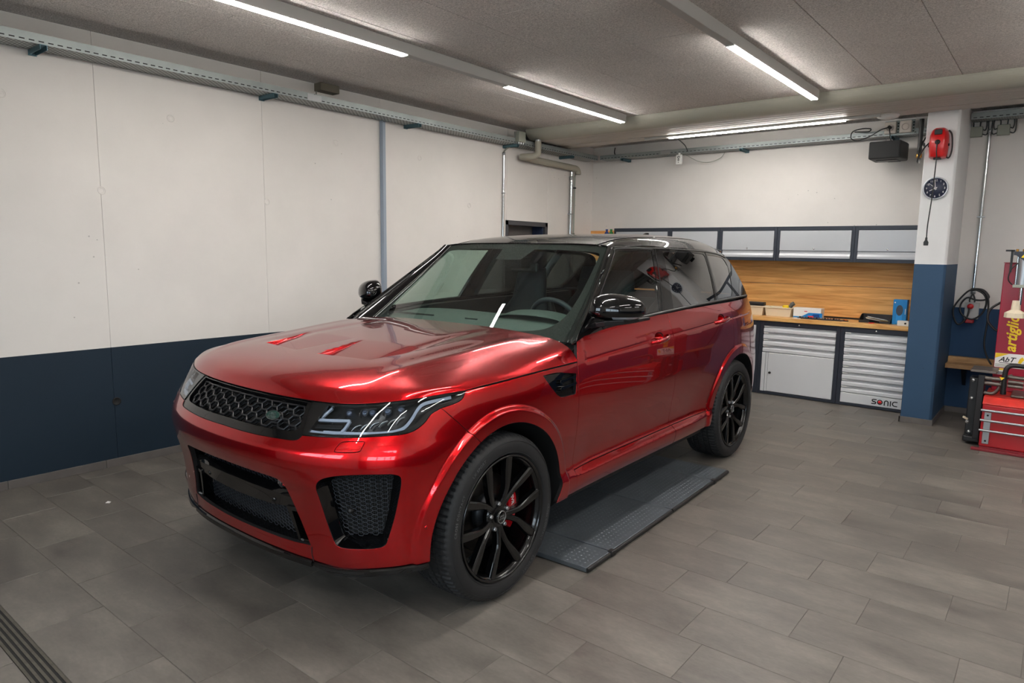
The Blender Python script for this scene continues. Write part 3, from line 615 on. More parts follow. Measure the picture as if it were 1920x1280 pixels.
# brand lettering drawn with strokes: S O N I C, the O as a red dot
def stroke(mb, pts, w, y0=CF-.0045):
    for i in range(len(pts)-1):
        a, b_ = Vector((pts[i][0], pts[i][1])), Vector((pts[i+1][0], pts[i+1][1])); d = (b_-a).normalized(); n = Vector((-d.y, d.x))*w/2; a = a-d*w*.25; b_ = b_+d*w*.25
        mb.prism([tuple(a+n), tuple(a-n), tuple(b_-n), tuple(b_+n)], y0-.001, y0+.0012, 'xz')
M_INK = mat('print_black', (22, 22, 24), .5)
lx, lz, lh = -1.462, .058, .054
def arc(cx, cz, r, a0, a1, n=10): return [(cx+r*math.cos(R(a0+(a1-a0)*k/n)), cz+r*math.sin(R(a0+(a1-a0)*k/n))) for k in range(n+1)]
mb = MB(); r_ = .0215
stroke(mb, [(lx+.044, lz+.05), (lx+.018, lz+.05)]+arc(lx+.016, lz+.039, .011, 90, 270, 6)+[(lx+.026, lz+.028)], .010)
stroke(mb, [(lx+.014, lz+.026), (lx+.026, lz+.026)]+arc(lx+.028, lz+.015, .011, 90, -90, 6)+[(lx+.0, lz+.004)], .010)
stroke(mb, arc(lx+.078, lz+.027, .0225, 0, 360, 20), .009)
stroke(mb, [(lx+.122, lz)]+[(lx+.122, lz+.030)]+arc(lx+.139, lz+.033, .017, 180, 0, 8)+[(lx+.156, lz)], .010)
stroke(mb, [(lx+.178, lz), (lx+.178, lz+.050)], .010)
stroke(mb, [(lx+.240, lz+.049)]+arc(lx+.220, lz+.027, .0225, 90, 270, 10)+[(lx+.240, lz+.004)], .010)
mb.build('brand_lettering', M_INK, u2)
MB().lathe([(.0001, -.0062), (.0165, -.006), (.0165, -.003)], (lx+.078, CF, lz+.027), 'y', 20).build('brand_dot', mat('print_red', (225, 30, 36), .4), u2)
u0 = carcass('corner_cabinet', 'anthracite and silver base cabinet hidden behind the car', -4.60, -2.693)
for k in range(4): drawer_front(-4.56, -3.66, .805-.0765*(k+1), .805-.0765*k, u0)
for a, b_ in ((-4.56, -3.66), (-3.65, -2.74)): MB().bbev((a, CF-.004, .040), (b_, CF+.020, .494 if a < -4 else .80), .003, 1).build('door', M_SILVER, u0)
wt = MB().bbev((-4.70, 7.925, .8605), (-1.126, 8.385, .906), .004).build('worktop', M_BEECH); tag(wt, 'beech workbench top running along the back wall under the oak boards', 'worktop')
t = thing('oak_splashback', 'oak boards covering the wall between worktop and wall cabinets', 'wall panelling', (0, 0, 0))
for z0, z1 in ((.925, 1.2755), (1.279, 1.575)): MB().bbev((-4.69, 8.372, z0), (-1.128, 8.393, z1), .002, 1).build('board', M_OAK, t)
MB().bb((-4.69, 8.376, .9065), (-1.128, 8.393, .9248)).build('foot_strip', M_SLOT, t)
# wall cabinets
UF = 8.05; X_ = [-4.752, -3.935, -3.275, -2.596, -1.777, -1.128]
_pos = ['leftmost of the five, mostly hidden by the car roof', 'second from the left, above the car roof', 'the middle one of the five', 'second from the right', 'rightmost, cut by the column']
for i in range(5):
    x0, x1 = X_[i]+.001, X_[i+1]-.001
    t = thing('wall_cabinet', 'silver flap wall cabinet, '+_pos[i], 'cabinet', (0, 0, 0), 'wall cabinets over the workbench')
    MB().bb((x0, UF+.021, 1.553), (x1, 8.392, 1.936)).build('body', M_ANTHRA, t)
    MB().bb((x0, UF, 1.549), (x0+.030, UF+.0205, 1.938)).bb((x1-.030, UF, 1.549), (x1, UF+.0205, 1.938)).bb((x0+.03, UF, 1.896), (x1-.03, UF+.0205, 1.938)).bb((x0+.03, UF, 1.549), (x1-.03, UF+.0205, 1.586)).build('frame', M_ANTHRA, t, bevel=.002)
    d = MB().prism([(UF+.018, 1.668), (UF-.003, 1.668), (UF-.003, 1.891), (UF+.018, 1.891)], x0+.034, x1-.034, 'yz').build('flap_door', M_SILVER2, t, bevel=.002)
    MB().lathe([(.0001, -.010), (.008, -.009), (.010, 0)], ((x0+x1)/2, UF-.003, 1.690), 'y', 14).build('lock', M_CHROME, d)
    MB().prism([(UF+.018, 1.588), (UF-.004, 1.588), (UF-.004, 1.612), (UF+.010, 1.634), (UF+.014, 1.664), (UF+.018, 1.664)], x0+.034, x1-.034, 'yz').build('grip_rail', M_SILVER2, t)
# things in the back left corner, seen over the car roof
t = tag(MB().bbev((-5.30, 8.12, 1.795), (-4.775, 8.33, 1.828), .004).build('corner_shelf', M_OAK), 'short wooden shelf board in the back left corner over the car roof', 'shelf')
MB().bbev((-5.30, 8.3305, 1.50), (-4.985+.10, 8.362, 1.918), .004).build('support_board', M_OAK, t)
def bottle(x, c, label):
    b_ = MB().lathe([(.0001, 0), (.028, 0), (.030, .01), (.030, .055), (.014, .075), (.013, .085), (.018, .088), (.018, .105), (.0001, .106)], (0, 0, 0), 'z', 18).build('bottle', c, None, (x, 8.20, 1.8282))
    return tag(b_, label, 'bottle')
bottle(-4.955, mat('bottle_blue', (28, 52, 120), .35), 'small dark blue bottle on the corner shelf over the car roof')
bottle(-4.885, mat('bottle_green', (40, 130, 60), .35), 'small green bottle on the corner shelf beside the wall cabinets')
# ---- things on the worktop
WT = .9065
def bin_(x0, x1, label):
    t = thing('storage_bin', label, 'bin', ((x0+x1)/2, 8.18, WT))
    w = (x1-x0)/2; d = .10; h = .105; th = .004; q = .90
    lo = [(-w*q, -d*q), (w*q, -d*q), (w*q, d*q), (-w*q, d*q)]; hi = [(-w, -d), (w, -d), (w, d), (-w, d)]
    mb = MB(); k = 1-th/d
    rings = [[(x, y_, 0) for x, y_ in lo], [(x, y_, h) for x, y_ in hi], [(x*k, y_*k, h) for x, y_ in hi], [(x*k, y_*k, th) for x, y_ in lo]]
    vs = [p for r in rings for p in r]; fs = [(3, 2, 1, 0), (12, 13, 14, 15)]
    for a in range(3):
        for i in range(4): fs.append((a*4+i, a*4+(i+1) % 4, a*4+4+(i+1) % 4, a*4+4+i))
    mb.add(vs, fs).build('tub', M_CREAM, t, bevel=.004)
    rm = MB()
    for a in range(4):
        p, q2 = hi[a], hi[(a+1) % 4]
        rm.tube([(p[0]*1.02, p[1]*1.02, h-.005), (q2[0]*1.02, q2[1]*1.02, h-.005)], .007, 6)
    rm.build('rim', M_CREAM, t)
    return t
bin_(-3.03, -2.712, 'cream plastic storage bin on the worktop, partly hidden by the car')
bin_(-2.695, -2.392, 'cream plastic storage bin on the worktop with yellow tool inside, beside the white carton')
tag(MB().bbev((-2.93, 8.15, WT+.107), (-2.735, 8.24, WT+.150), .01).build('tool_pouch', M_BLACK), 'black pouch lying across the hidden cream bin', 'pouch')
t = thing('spray_gun', 'yellow and grey tool sticking out of the cream bin', 'tool', (-2.485, 8.17, WT+.006))
MB().tube([(.0, 0, 0), (.0, .0, .11), (.0, .0, .125)], [.030, .036, .024], 14).build('cup', M_YEL, t)
MB().tube([(.045, .02, .10), (.062, .02, .135), (.085, .02, .150)], [.02, .026, .024], 12).build('head', mat('tool_grey', (96, 96, 92), .5), t)
t = thing('glove_carton', 'white and blue carton on the worktop right of the cream bins', 'box', (0, 0, 0))
MB().bbev((-2.375, 8.10, WT), (-2.075, 8.235, WT+.115), .002, 1).build('carton', M_WHITE, t)
MB().prism([(-2.373, WT+.004), (-2.060, WT+.004), (-2.060, WT+.065), (-2.205, WT+.065), (-2.285, WT+.018), (-2.373, WT+.018)], 8.0985, 8.0998, 'xz').build('blue_print', M_BLUE, t)
MB().prism([(-2.190, WT+.008), (-2.090, WT+.008), (-2.090, WT+.050), (-2.155, WT+.050)], 8.0973, 8.0984, 'xz').build('dark_print', M_DBLUE, t)
MB().bb((-2.255, 8.0985, WT+.075), (-2.223, 8.0998, WT+.083)).build('red_print', mat('print_red', (225, 30, 36)), t)
# socket rails / bit set
t = thing('socket_rail', 'black rail of small sockets lying on the worktop in front of the carton', 'tool set', (-2.07, 8.02, WT))
MB().bbev((-.23, -.016, 0), (.235, .030, .012), .003).build('rail', M_BLACK, t)
for k in range(15):
    x = -.205+.0295*k
    MB().tube([(x, .006, .0122), (x, .006, .026)], .009 if k % 4 else .011, 10).build('socket', M_CHROME if k % 3 else M_DMETAL, t)
MB().bbev((-.27, -.06, 0), (-.19, -.02, .006), .002).build('rag', M_WHITE, t)
t = thing('bit_tray', 'flat dark bit tray behind the socket rail on the worktop', 'tool set', (-2.02, 8.075, WT))
MB().bbev((-.20, -.03, 0), (.24, .006, .010), .003).build('tray', M_DMETAL, t)
for k in range(8): MB().bb((-.17+.05*k, -.024, .0101), (-.14+.05*k, -.004, .018)).build('bit', M_STEEL2, t)
MB().bb((.19, -.024, .0101), (.23, -.006, .02)).build('handle', mat('bit_orange', (220, 110, 30), .5), t)
tag(MB().tube([(-2.20, 8.058, WT+.022), (-2.145, 8.06, WT+.022)], .012, 10).build('screwdriver', mat('print_red', (225, 30, 36))), 'small red tool handle lying in front of the white carton', 'tool')
# letter tray
t = thing('letter_tray', 'black open letter tray on the worktop left of the blue glove box', 'tray', (-1.53, 8.19, WT))
w, d, h = .150, .10, .085
MB().bb((-w, -d, 0), (w, d, .003)).build('base', M_BLACK, t)
for s in (-1, 1): MB().prism([(-d, .0031), (d, .0031), (d, h), (.02, h), (-d, .03)], s*w-.002, s*w+.002, 'yz').build('side', M_BLACK, t)
MB().bb((-w+.0021, d-.004, .0031), (w-.0021, d, h)).build('back', M_BLACK, t)
for a, b_ in ((-w+.003, -.05), (.05, w-.003)): MB().bb((a, -d, .0031), (b_, -d+.004, .028)).build('front', M_BLACK, t)
for k, (ang, c) in enumerate(((12, M_WHITE), (-6, M_CREAM), (20, mat('paper_grey', (190, 196, 204), .6)))):
    M = Matrix.Rotation(R(ang), 3, 'Z') @ Matrix.Rotation(R(10), 3, 'Y')
    tag(MB().box((-1.535+.01*k, 8.18, WT+.030+.007*k), (.19, .13, .003), M).build('letter', c), 'paper lying slanted in the black letter tray, '+('the lowest of three', 'the middle one of three', 'the topmost of three')[k], 'paper', 'papers in the letter tray')
tag(MB().bbev((-1.475, 8.10, WT+.0035), (-1.405, 8.135, WT+.028), .002).build('tape', M_YEL), 'small yellow box at the front of the black letter tray', 'box')
tag(MB().tube([(-1.57, 8.03, WT+.005), (-1.52, 8.045, WT+.005)], .0045, 8).build('red_marker', mat('print_red', (225, 30, 36))), 'small red marker on the worktop in front of the letter tray', 'pen')
# blue glove box
t = thing('glove_box', 'bright blue upright glove box on the worktop beside the column', 'box', (0, 0, 0))
MB().bbev((-1.368, 8.12, WT), (-1.238, 8.215, WT+.262), .002, 1).build('carton', M_BLUE, t)
MB().prism([(-1.305+.032*math.cos(R(a)), WT+.150+.056*math.sin(R(a))) for a in range(0, 360, 15)], 8.1175, 8.1195, 'xz').build('opening', mat('glove_dark', (60, 70, 84), .6), t)
MB().prism([(-1.333, WT+.02), (-1.333, WT+.10), (-1.318, WT+.135), (-1.291, WT+.135), (-1.278, WT+.10), (-1.278, WT+.02)], 8.1185, 8.1196, 'xz').build('glove_print', mat('glove_blue', (40, 150, 225), .45), t)
for k in range(5): MB().prism([(-1.255, WT+.16-.012*k), (-1.247, WT+.16-.012*k), (-1.247, WT+.168-.012*k), (-1.255, WT+.168-.012*k)], 8.1185, 8.1196, 'xz').build('small_print', M_WHITE, t)
MB().prism([(-1.358, WT+.225), (-1.345, WT+.225), (-1.345, WT+.237), (-1.358, WT+.237)], 8.1185, 8.1196, 'xz').build('small_print', M_WHITE, t)
t = thing('white_switch_box', 'small white box at the right end of the worktop below the glove box', 'box', (-1.252, 8.03, WT))
MB().bbev((-.045, -.035, 0), (.06, .03, .052), .003).build('body', M_WHITEP, t)
MB().lathe([(.0001, -.003), (.010, -.002), (.010, 0)], (.03, -.035, .026), 'y', 12).build('button', M_BLACK, t)
# ================================================================= tyre changer at the right edge
t = thing('tyre_changer', 'red tyre changing machine at the right edge beside the plank shelf', 'tyre changer', (0, 0, 0))
MB().bbev((-.425, 6.88, .035), (.55, 7.60, .392), .008).build('base_cabinet', M_RED, t)
MB().prism([(6.878, .3925), (7.45, .3925), (7.45, .452), (6.94, .452), (6.878, .405)], -.428, .56, 'yz').build('deck', M_REDTOP, t, bevel=.004)
MB().bbev((-.475, 6.835, .0), (.56, 6.872, .022), .004).bb((-.42, 6.8725, 0), (.55, 7.60, .034)).build('foot_rail', mat('dull_red', (120, 24, 34), .45), t)
for z in (.348, .262, .176): MB().tube([(-.432, 6.858, z), (.55, 6.858, z)], .0105, 10).build('guard_rail', M_STEEL2, t)
pl = MB().bbev((-.405, 6.870, .060), (-.358, 6.8795, .330), .002).build('slotted_plate', M_STEEL2, t)
for z in (.085, .305): MB().lathe([(.0001, -.0012), (.008, -.001), (.008, .001)], (-.382, 6.8695, z), 'y', 10).build('hole', M_SLOT, pl)
MB().bbev((-.25, 7.02, .4525), (.30, 7.40, .475), .01).build('clamp_table', M_IRON, t)
# tall column with its lettering
MB().bbev((-.405, 7.32, .4525), (-.06, 7.62, 1.575), .006).bb((-.41, 7.315, 1.5755), (-.055, 7.625, 1.582)).build('mast', M_MRED, t)
fy = 7.3185
def sideways(x0, z0): return lambda v: (x0-v.y, fy-v.z, z0+v.x)
mb = MB(); w = add_text(mb, 'artiglio', .115, sideways(-.262, .805), .0006, shear=.25, offset=.003); mb.build('yellow_lettering', M_YEL, t)
mb = MB(); add_text(mb, 'Master 26', .105, sideways(-.135, 1.045), .0006, shear=.25, offset=.003); mb.build('white_lettering', M_WHITE, t)
st = MB().bb((-.400, fy-.002, .665), (-.185, fy-.0005, .790)).build('sticker', M_WHITE, t)
MB().prism([(-.399, .745), (-.399, .789), (-.30, .789)], fy-.0030, fy-.0021, 'xz').build('yellow_corner', M_YEL, st)
mb = MB(); add_text(mb, 'AbT', .062, lambda v: (-.372+v.x, fy-.0022-v.z, .716+v.y), .0005, shear=.35, offset=.001); stroke(mb, [(-.365, .706), (-.27, .706)], .004, fy-.0030); mb.build('black_lettering', M_INK, st)
MB().prism([(-.235, .715), (-.215, .71), (-.192, .745), (-.205, .77), (-.225, .75)], fy-.003, fy-.0021, 'xz').build('yellow_mark', M_YEL, st)
for k in range(3): MB().bb((-.395, fy-.003, .672+.009*k), (-.27+.01*k, fy-.0021, .676+.009*k)).build('small_print', M_GREYBOX, st)
s2 = MB().bb((-.402, fy-.002, .600), (-.30, fy-.0005, .656)).build('sticker', M_WHITE, t)
MB().bb((-.401, fy-.003, .640), (-.301, fy-.0021, .655)).build('yellow_corner', M_YEL, s2)
for k in range(2): MB().bb((-.385, fy-.003, .607+.012*k), (-.32, fy-.0021, .613+.012*k)).build('small_print', M_INK, s2)
# air cylinder with bead pressing cone
MB().tube([(-.262, 7.14, 1.40), (-.262, 7.14, 1.635)], .052, 20).build('air_cylinder', M_STEEL2, t)
for x, y_ in ((-.305, 7.10), (-.219, 7.10), (-.305, 7.18), (-.219, 7.18)): MB().tube([(x, y_, 1.39), (x, y_, 1.64)], .006, 8).build('tie_rod', M_STEEL, t)
MB().bbev((-.322, 7.08, 1.375), (-.202, 7.20, 1.3995), .004).build('cylinder_end', M_GREYBOX, t)
MB().tube([(-.262, 7.14, 1.23), (-.262, 7.14, 1.375)], .013, 12).build('piston_rod', M_STEEL, t)
MB().lathe([(.0001, .10), (.028, .10), (.034, .02), (.075, -.005), (.078, -.045), (.0001, -.045)], (-.285, 7.14, 1.165), 'z', 8, False).build('pressing_cone', M_CREAM, t)
hd = MB().prism([(-.335, 1.675), (-.10, 1.675), (-.10, 1.55), (-.20, 1.55), (-.32, 1.645)], 7.060, 7.0785, 'xz').bb((-.335, 7.0785, 1.645), (-.10, 7.32, 1.676)).build('head_bracket', mat('head_blue_black', (34, 38, 50), .45), t)
MB().prism([(-.285, 1.625), (-.225, 1.625), (-.255, 1.668)], 7.0575, 7.0595, 'xz').build('warning_sign', M_YEL, hd)
for x in (-.315, -.27, -.22): MB().tube([(x, 7.10, 1.676), (x, 7.10, 1.695)], .010, 8).build('fitting', mat('brass', (190, 140, 70)), t)
MB().bb((-.362, 7.20, 1.50), (-.345, 7.22, 1.69)).bb((-.40, 7.20, 1.676), (-.335, 7.24, 1.69)).build('rail_bracket', M_BLACK, t)
cable('air_line', [(-.30, 7.07, 1.58), (-.34, 7.06, 1.53), (-.355, 7.06, 1.47), (-.35, 7.07, 1.43), (-.325, 7.08, 1.40)], .005, M_RUBBERC, t)
cable('air_line', [(-.405, 7.45, 1.23), (-.48, 7.45, 1.16), (-.49, 7.45, 1.06), (-.44, 7.45, .99), (-.405, 7.45, .97)], .011, M_RUBBERC, t)
# bead breaker arm, black, left of the red cabinet
MB().bbev((-.485, 7.00, .06), (-.438, 7.06, .62), .004).build('breaker_post', M_BLACK, t)
MB().bbev((-.550, 7.08, .02), (-.440, 7.22, .585), .008).build('breaker_arm', mat('breaker_black', (16, 17, 19), .4), t)
MB().bbev((-.555, 7.01, .025), (-.432, 7.30, .075), .01).build('breaker_foot', M_BLACK, t)
MB().bbev((-.545, 7.02, .640), (-.36, 7.30, .662), .004).build('top_plate', M_IRON, t)
for x, z in ((-.52, .56), (-.52, .40), (-.535, .19), (-.515, .10)): MB().lathe([(.0001, -.02), (.016, -.018), (.016, .0)], (x, 7.079, z), 'y', 8).build('bolt', M_STEEL2, t)
MB().tube([(-.535, 7.05, .215), (-.565, 7.03, .235)], .010, 8).build('wing_nut', M_CREAM, t)
for k, z in enumerate((.598, .555)):
    MB().tube([(-.438, 7.03, z), (-.30+.02*k, 7.03, z-.004)], .019, 12).build('grip_roll', M_IRON, t)
cable('bent_arm', [(-.436, 7.03, .470), (-.38, 7.03, .468), (-.345, 7.03, .50), (-.325, 7.03, .56), (-.29, 7.03, .615), (-.25, 7.03, .64)], .0145, M_IRON, t, 10)
for z in (.63, .59, .555): MB().tube([(-.275, 7.0, z), (-.17, 7.0, z-.004)], .017, 12).build('grip_roll', M_IRON, t)
cable('handle_bar', [(-.300, 6.96, .50), (-.300, 6.96, .66), (-.285, 6.96, .715), (-.235, 6.96, .735), (-.05, 6.96, .725)], .019, M_BLACK, t, 12)
MB().tube([(-.300, 6.96, .485), (-.300, 6.96, .515)], .022, 12).build('end_cap', M_DMETAL, t)
MB().prism([(-.335, .632), (-.30, .628), (-.318, .605)], 6.935, 6.94, 'xz').build('warning_mark', M_YEL, t)
# ================================================================= lift platform under the car
t = thing('lift_platform', 'dark chequer plate lift platform on the floor under the car', 'lift', (-1.745, 2.79, 0)); t.rotation_euler = (0, 0, R(1.77))
M_PLATE = mat('chequer_plate', (92, 98, 104), .40, .35, var=(5, .12))
def plate(y0, y1, name, x0=-.62, x1=0.):
    p = MB().bbev((x0, y0+.004, .004), (x1, y1-.004, .030), .004).build(name, M_PLATE, t)
    mb = MB(); nx = int((x1-x0-.04)/.030); ny = int((y1-y0-.02)/.030)
    for i in range(nx):
        for j in range(ny):
            cx, cy = x1-.035-.030*i, y0+.022+.030*j; a = R(45 if (i+j) % 2 else -45); c, s = math.cos(a), math.sin(a)
            mb.add([(cx+c*.011, cy+s*.011, .0301), (cx-s*.0032, cy+c*.0032, .0302), (cx-c*.011, cy-s*.011, .0301), (cx+s*.0032, cy-c*.0032, .0302), (cx, cy, .0335)], [(0, 1, 4), (1, 2, 4), (2, 3, 4), (3, 0, 4)], True)
    tag(mb.build('tread_pattern', M_PLATE, p), kind='stuff')
    MB().tube([(x1+.004, y0+.006, .017), (x1+.004, y1-.006, .017)], .012, 8).build('edge_tube', M_BLACK, p)
plate(0, .258, 'front_flap'); plate(.262, 1.03, 'deck_plate'); plate(1.034, 1.74, 'deck_plate'); plate(1.744, 2.03, 'rear_flap')
for y_ in (.26, 1.742): MB().bbev((-.012, y_-.02, .006), (.020, y_+.02, .036), .004).build('hinge', M_BLACK, t)
tag(MB().prism([(-4.605, 1.625), (-4.58, 1.635), (-4.565, 1.62), (-4.585, 1.605)], .0002, .003, 'xy').build('paper_scrap', M_WHITE), 'tiny white paper scrap on the floor near the left wall', 'scrap')
# ---------- body surfaces of the car (local: x to its left side, y rearward from the front axle, z up) ----------
def nat_spline(t, P):
    """natural cubic spline through P (n,k) at knots t -> evaluator"""
    t=np.asarray(t,float); P=np.asarray(P,float)
    if P.ndim==1: P=P[:,None]
    n=len(t); h=np.diff(t)
    A=np.zeros((n,n)); B=np.zeros((n,P.shape[1])); A[0,0]=A[-1,-1]=1
    for i in range(1,n-1):
        A[i,i-1]=h[i-1]; A[i,i]=2*(h[i-1]+h[i]); A[i,i+1]=h[i]
        B[i]=6*((P[i+1]-P[i])/h[i]-(P[i]-P[i-1])/h[i-1])
    M=np.linalg.solve(A,B)
    def ev(x):
        x=np.asarray(x,float); i=np.clip(np.searchsorted(t,x)-1,0,n-2)
        a=(t[i+1]-x)[...,None]; b=(x-t[i])[...,None]; hh=h[i][...,None]
        return (M[i]*a**3+M[i+1]*b**3)/(6*hh)+(P[i]/hh-M[i]*hh/6)*a+(P[i+1]/hh-M[i+1]*hh/6)*b
    return ev
def pchip(xs, ys):
    xs=np.asarray(xs,float); ys=np.asarray(ys,float); h=np.diff(xs); dl=np.diff(ys)/h
    m=np.zeros_like(ys)
    for i in range(1,len(xs)-1):
        if dl[i-1]*dl[i]>0:
            w1=2*h[i]+h[i-1]; w2=h[i]+2*h[i-1]; m[i]=(w1+w2)/(w1/dl[i-1]+w2/dl[i])
    m[0],m[-1]=dl[0],dl[-1]
    def ev(x):
        x=np.asarray(x,float); i=np.clip(np.searchsorted(xs,x)-1,0,len(xs)-2)
        t=(x-xs[i])/h[i]; t2=t*t; t3=t2*t
        r=(2*t3-3*t2+1)*ys[i]+(t3-2*t2+t)*h[i]*m[i]+(-2*t3+3*t2)*ys[i+1]+(t3-t2)*h[i]*m[i+1]
        r=np.where(x<xs[0],ys[0]+m[0]*(x-xs[0]),r); r=np.where(x>xs[-1],ys[-1]+m[-1]*(x-xs[-1]),r)
        return r
    return ev
PLAN=np.array([(0,-.86),(.2,-.853),(.4,-.827),(.55,-.788),(.68,-.737),(.79,-.672),(.87,-.60),(.925,-.52),(.957,-.43),(.975,-.33),(.984,-.2),
 (.987,0),(.985,.3),(.977,.6),(.971,1.0),(.970,1.6),(.973,2.2),(.982,2.7),(.984,2.95),(.972,3.17),(.942,3.38),(.888,3.59),(.80,3.77),(.66,3.885),(.44,3.95),(.2,3.972),(0,3.975)])
_g=PLAN[1:4][::-1]*[-1,1]; _h=PLAN[-4:-1][::-1]*[-1,1]
_pp=np.vstack([_g,PLAN,_h]); _t=np.r_[0,np.cumsum(np.hypot(*np.diff(_pp,axis=0).T))]; _t-=_t[3]
_plan=nat_spline(_t,_pp); UEND=_t[-4]
_us=np.linspace(0,UEND,1200); _pc=_plan(_us)
def uy(y): return np.interp(y,_pc[:,1],_us)          # side: u at a given y
def ux(x): return np.interp(x,_pc[:400,0],_us[:400])  # front: u at a given x
def plan_pt(u):
    e=1e-3; p=_plan(u); d=(_plan(u+e)-_plan(u-e)); d/=np.linalg.norm(d,axis=-1,keepdims=True)
    return p, np.stack([d[...,1],-d[...,0]],-1)        # outward normal
# inward offset of the section at stations along the plan
ST=[
 (0.0,   [(.18,.21),(.22,.155),(.26,.118),(.30,.100),(.35,.100),(.45,.088),(.55,.072),(.62,.058),(.66,.034),(.70,.014),(.75,.0),(.79,.004),(.83,.032),(.87,.058),(.95,.122),(.985,.155),(1.05,.25),(1.2,.5)]),
 (.46,   [(.18,.20),(.22,.150),(.26,.112),(.30,.092),(.35,.088),(.45,.076),(.55,.058),(.62,.040),(.66,.024),(.70,.011),(.75,.0),(.79,.004),(.83,.028),(.87,.054),(.95,.115),(.985,.148),(1.05,.23),(1.2,.45)]),
 (.80,   [(.18,.15),(.22,.112),(.26,.084),(.30,.066),(.35,.052),(.45,.036),(.55,.023),(.62,.012),(.66,.006),(.70,.002),(.75,.0),(.79,.004),(.83,.018),(.87,.037),(.95,.080),(.985,.102),(1.05,.16),(1.2,.34)]),
 (1.02,  [(.18,.13),(.22,.098),(.26,.072),(.30,.054),(.35,.040),(.45,.026),(.55,.016),(.62,.010),(.66,.006),(.70,.004),(.75,.005),(.79,.009),(.83,.017),(.87,.028),(.95,.053),(.985,.068),(1.05,.11),(1.2,.25)]),
 ('y',-.25,[(.18,.10),(.26,.050),(.35,.030),(.45,.022),(.55,.018),(.66,.016),(.75,.016),(.83,.020),(.87,.024),(.95,.036),(.985,.044),(1.02,.055),(1.06,.078),(1.2,.19)]),
 ('y',.05,[(.18,.09),(.26,.045),(.35,.028),(.45,.020),(.55,.016),(.66,.014),(.75,.015),(.83,.019),(.87,.022),(.95,.030),(.985,.037),(1.03,.050),(1.08,.075),(1.2,.16)]),
 ('y',.50,[(.18,.09),(.30,.070),(.335,.030),(.38,.018),(.43,.014),(.46,.022),(.50,.034),(.60,.026),(.70,.014),(.78,.006),(.85,.004),(.95,.008),(1.0,.014),(1.05,.022),(1.10,.036),(1.18,.066),(1.28,.12)]),
 ('y',.80,[(.18,.09),(.30,.080),(.335,.034),(.37,.018),(.41,.010),(.435,.012),(.455,.030),(.475,.050),(.50,.056),(.60,.040),(.70,.019),(.78,.006),(.85,.001),(.95,.003),(1.0,.007),(1.05,.013),(1.10,.024),(1.18,.052),(1.28,.105)]),
 ('y',2.1,[(.18,.09),(.30,.085),(.335,.036),(.37,.020),(.41,.011),(.435,.013),(.455,.032),(.475,.052),(.50,.058),(.60,.042),(.70,.020),(.78,.006),(.85,.001),(.95,.002),(1.0,.005),(1.05,.009),(1.10,.016),(1.18,.038),(1.28,.085)]),
 ('y',2.62,[(.18,.10),(.30,.06),(.36,.040),(.45,.030),(.55,.024),(.66,.017),(.75,.012),(.85,.010),(.95,.011),(1.05,.015),(1.12,.023),(1.18,.036),(1.28,.080)]),
 ('y',3.1,[(.18,.12),(.30,.07),(.36,.045),(.45,.026),(.55,.018),(.66,.014),(.75,.012),(.85,.012),(.95,.014),(1.05,.020),(1.12,.030),(1.18,.046),(1.28,.090)]),
 ('y',3.6,[(.18,.16),(.30,.09),(.36,.055),(.45,.026),(.55,.012),(.66,.006),(.75,.008),(.85,.016),(.95,.028),(1.05,.044),(1.12,.060),(1.18,.078),(1.28,.115)]),
 ('y',3.90,[(.18,.2),(.30,.10),(.36,.055),(.45,.020),(.55,.006),(.66,.0),(.75,.01),(.85,.05),(.95,.08),(1.05,.105),(1.12,.12),(1.18,.135),(1.28,.17)]),
 (UEND, [(.18,.2),(.30,.10),(.36,.055),(.45,.020),(.55,.006),(.66,.0),(.75,.015),(.85,.06),(.95,.09),(1.05,.115),(1.12,.13),(1.18,.145),(1.28,.18)]),
]
_su=[]; _sf=[]
for s in ST:
    if s[0]=='y': _su.append(float(uy(s[1]))); _sf.append(pchip(*np.array(s[2]).T))
    else: _su.append(float(s[0])); _sf.append(pchip(*np.array(s[1]).T))
_su=np.array(_su)
def d_off(u,z):
    u=np.asarray(u,float); z=np.asarray(z,float)
    V=np.stack([f(z) for f in _sf],0)                 # (K, ...)
    h=np.diff(_su); dl=np.diff(V,axis=0)/h.reshape((-1,)+(1,)*z.ndim)
    m=np.zeros_like(V)
    for k in range(1,len(_su)-1):
        a,b=dl[k-1],dl[k]; ok=a*b>0
        w1=2*h[k]+h[k-1]; w2=h[k]+2*h[k-1]
        with np.errstate(divide='ignore',invalid='ignore'):
            m[k]=np.where(ok,(w1+w2)/(w1/np.where(ok,a,1)+w2/np.where(ok,b,1)),0)
    i=np.clip(np.searchsorted(_su,u)-1,0,len(_su)-2)
    t=np.clip((u-_su[i])/h[i],0,1); t2=t*t;t3=t2*t
    g=lambda A,j: np.take_along_axis(A,j[None],0)[0]
    return (2*t3-3*t2+1)*g(V,i)+(t3-2*t2+t)*h[i]*g(m,i)+(-2*t3+3*t2)*g(V,i+1)+(t3-t2)*h[i]*g(m,i+1)
ZC=pchip([-.3,-.05,.30,.64,1.0,1.47,1.85,2.85,3.4],[1.02,1.030,1.044,1.052,1.066,1.086,1.098,1.136,1.15])   # shut line and shoulder crease
FA=(0.0,.385); RA=(2.923,.385); ARCH=.458
def sstep(a,b,x):
    t=np.clip((x-a)/(b-a),0,1); return t*t*(3-2*t)
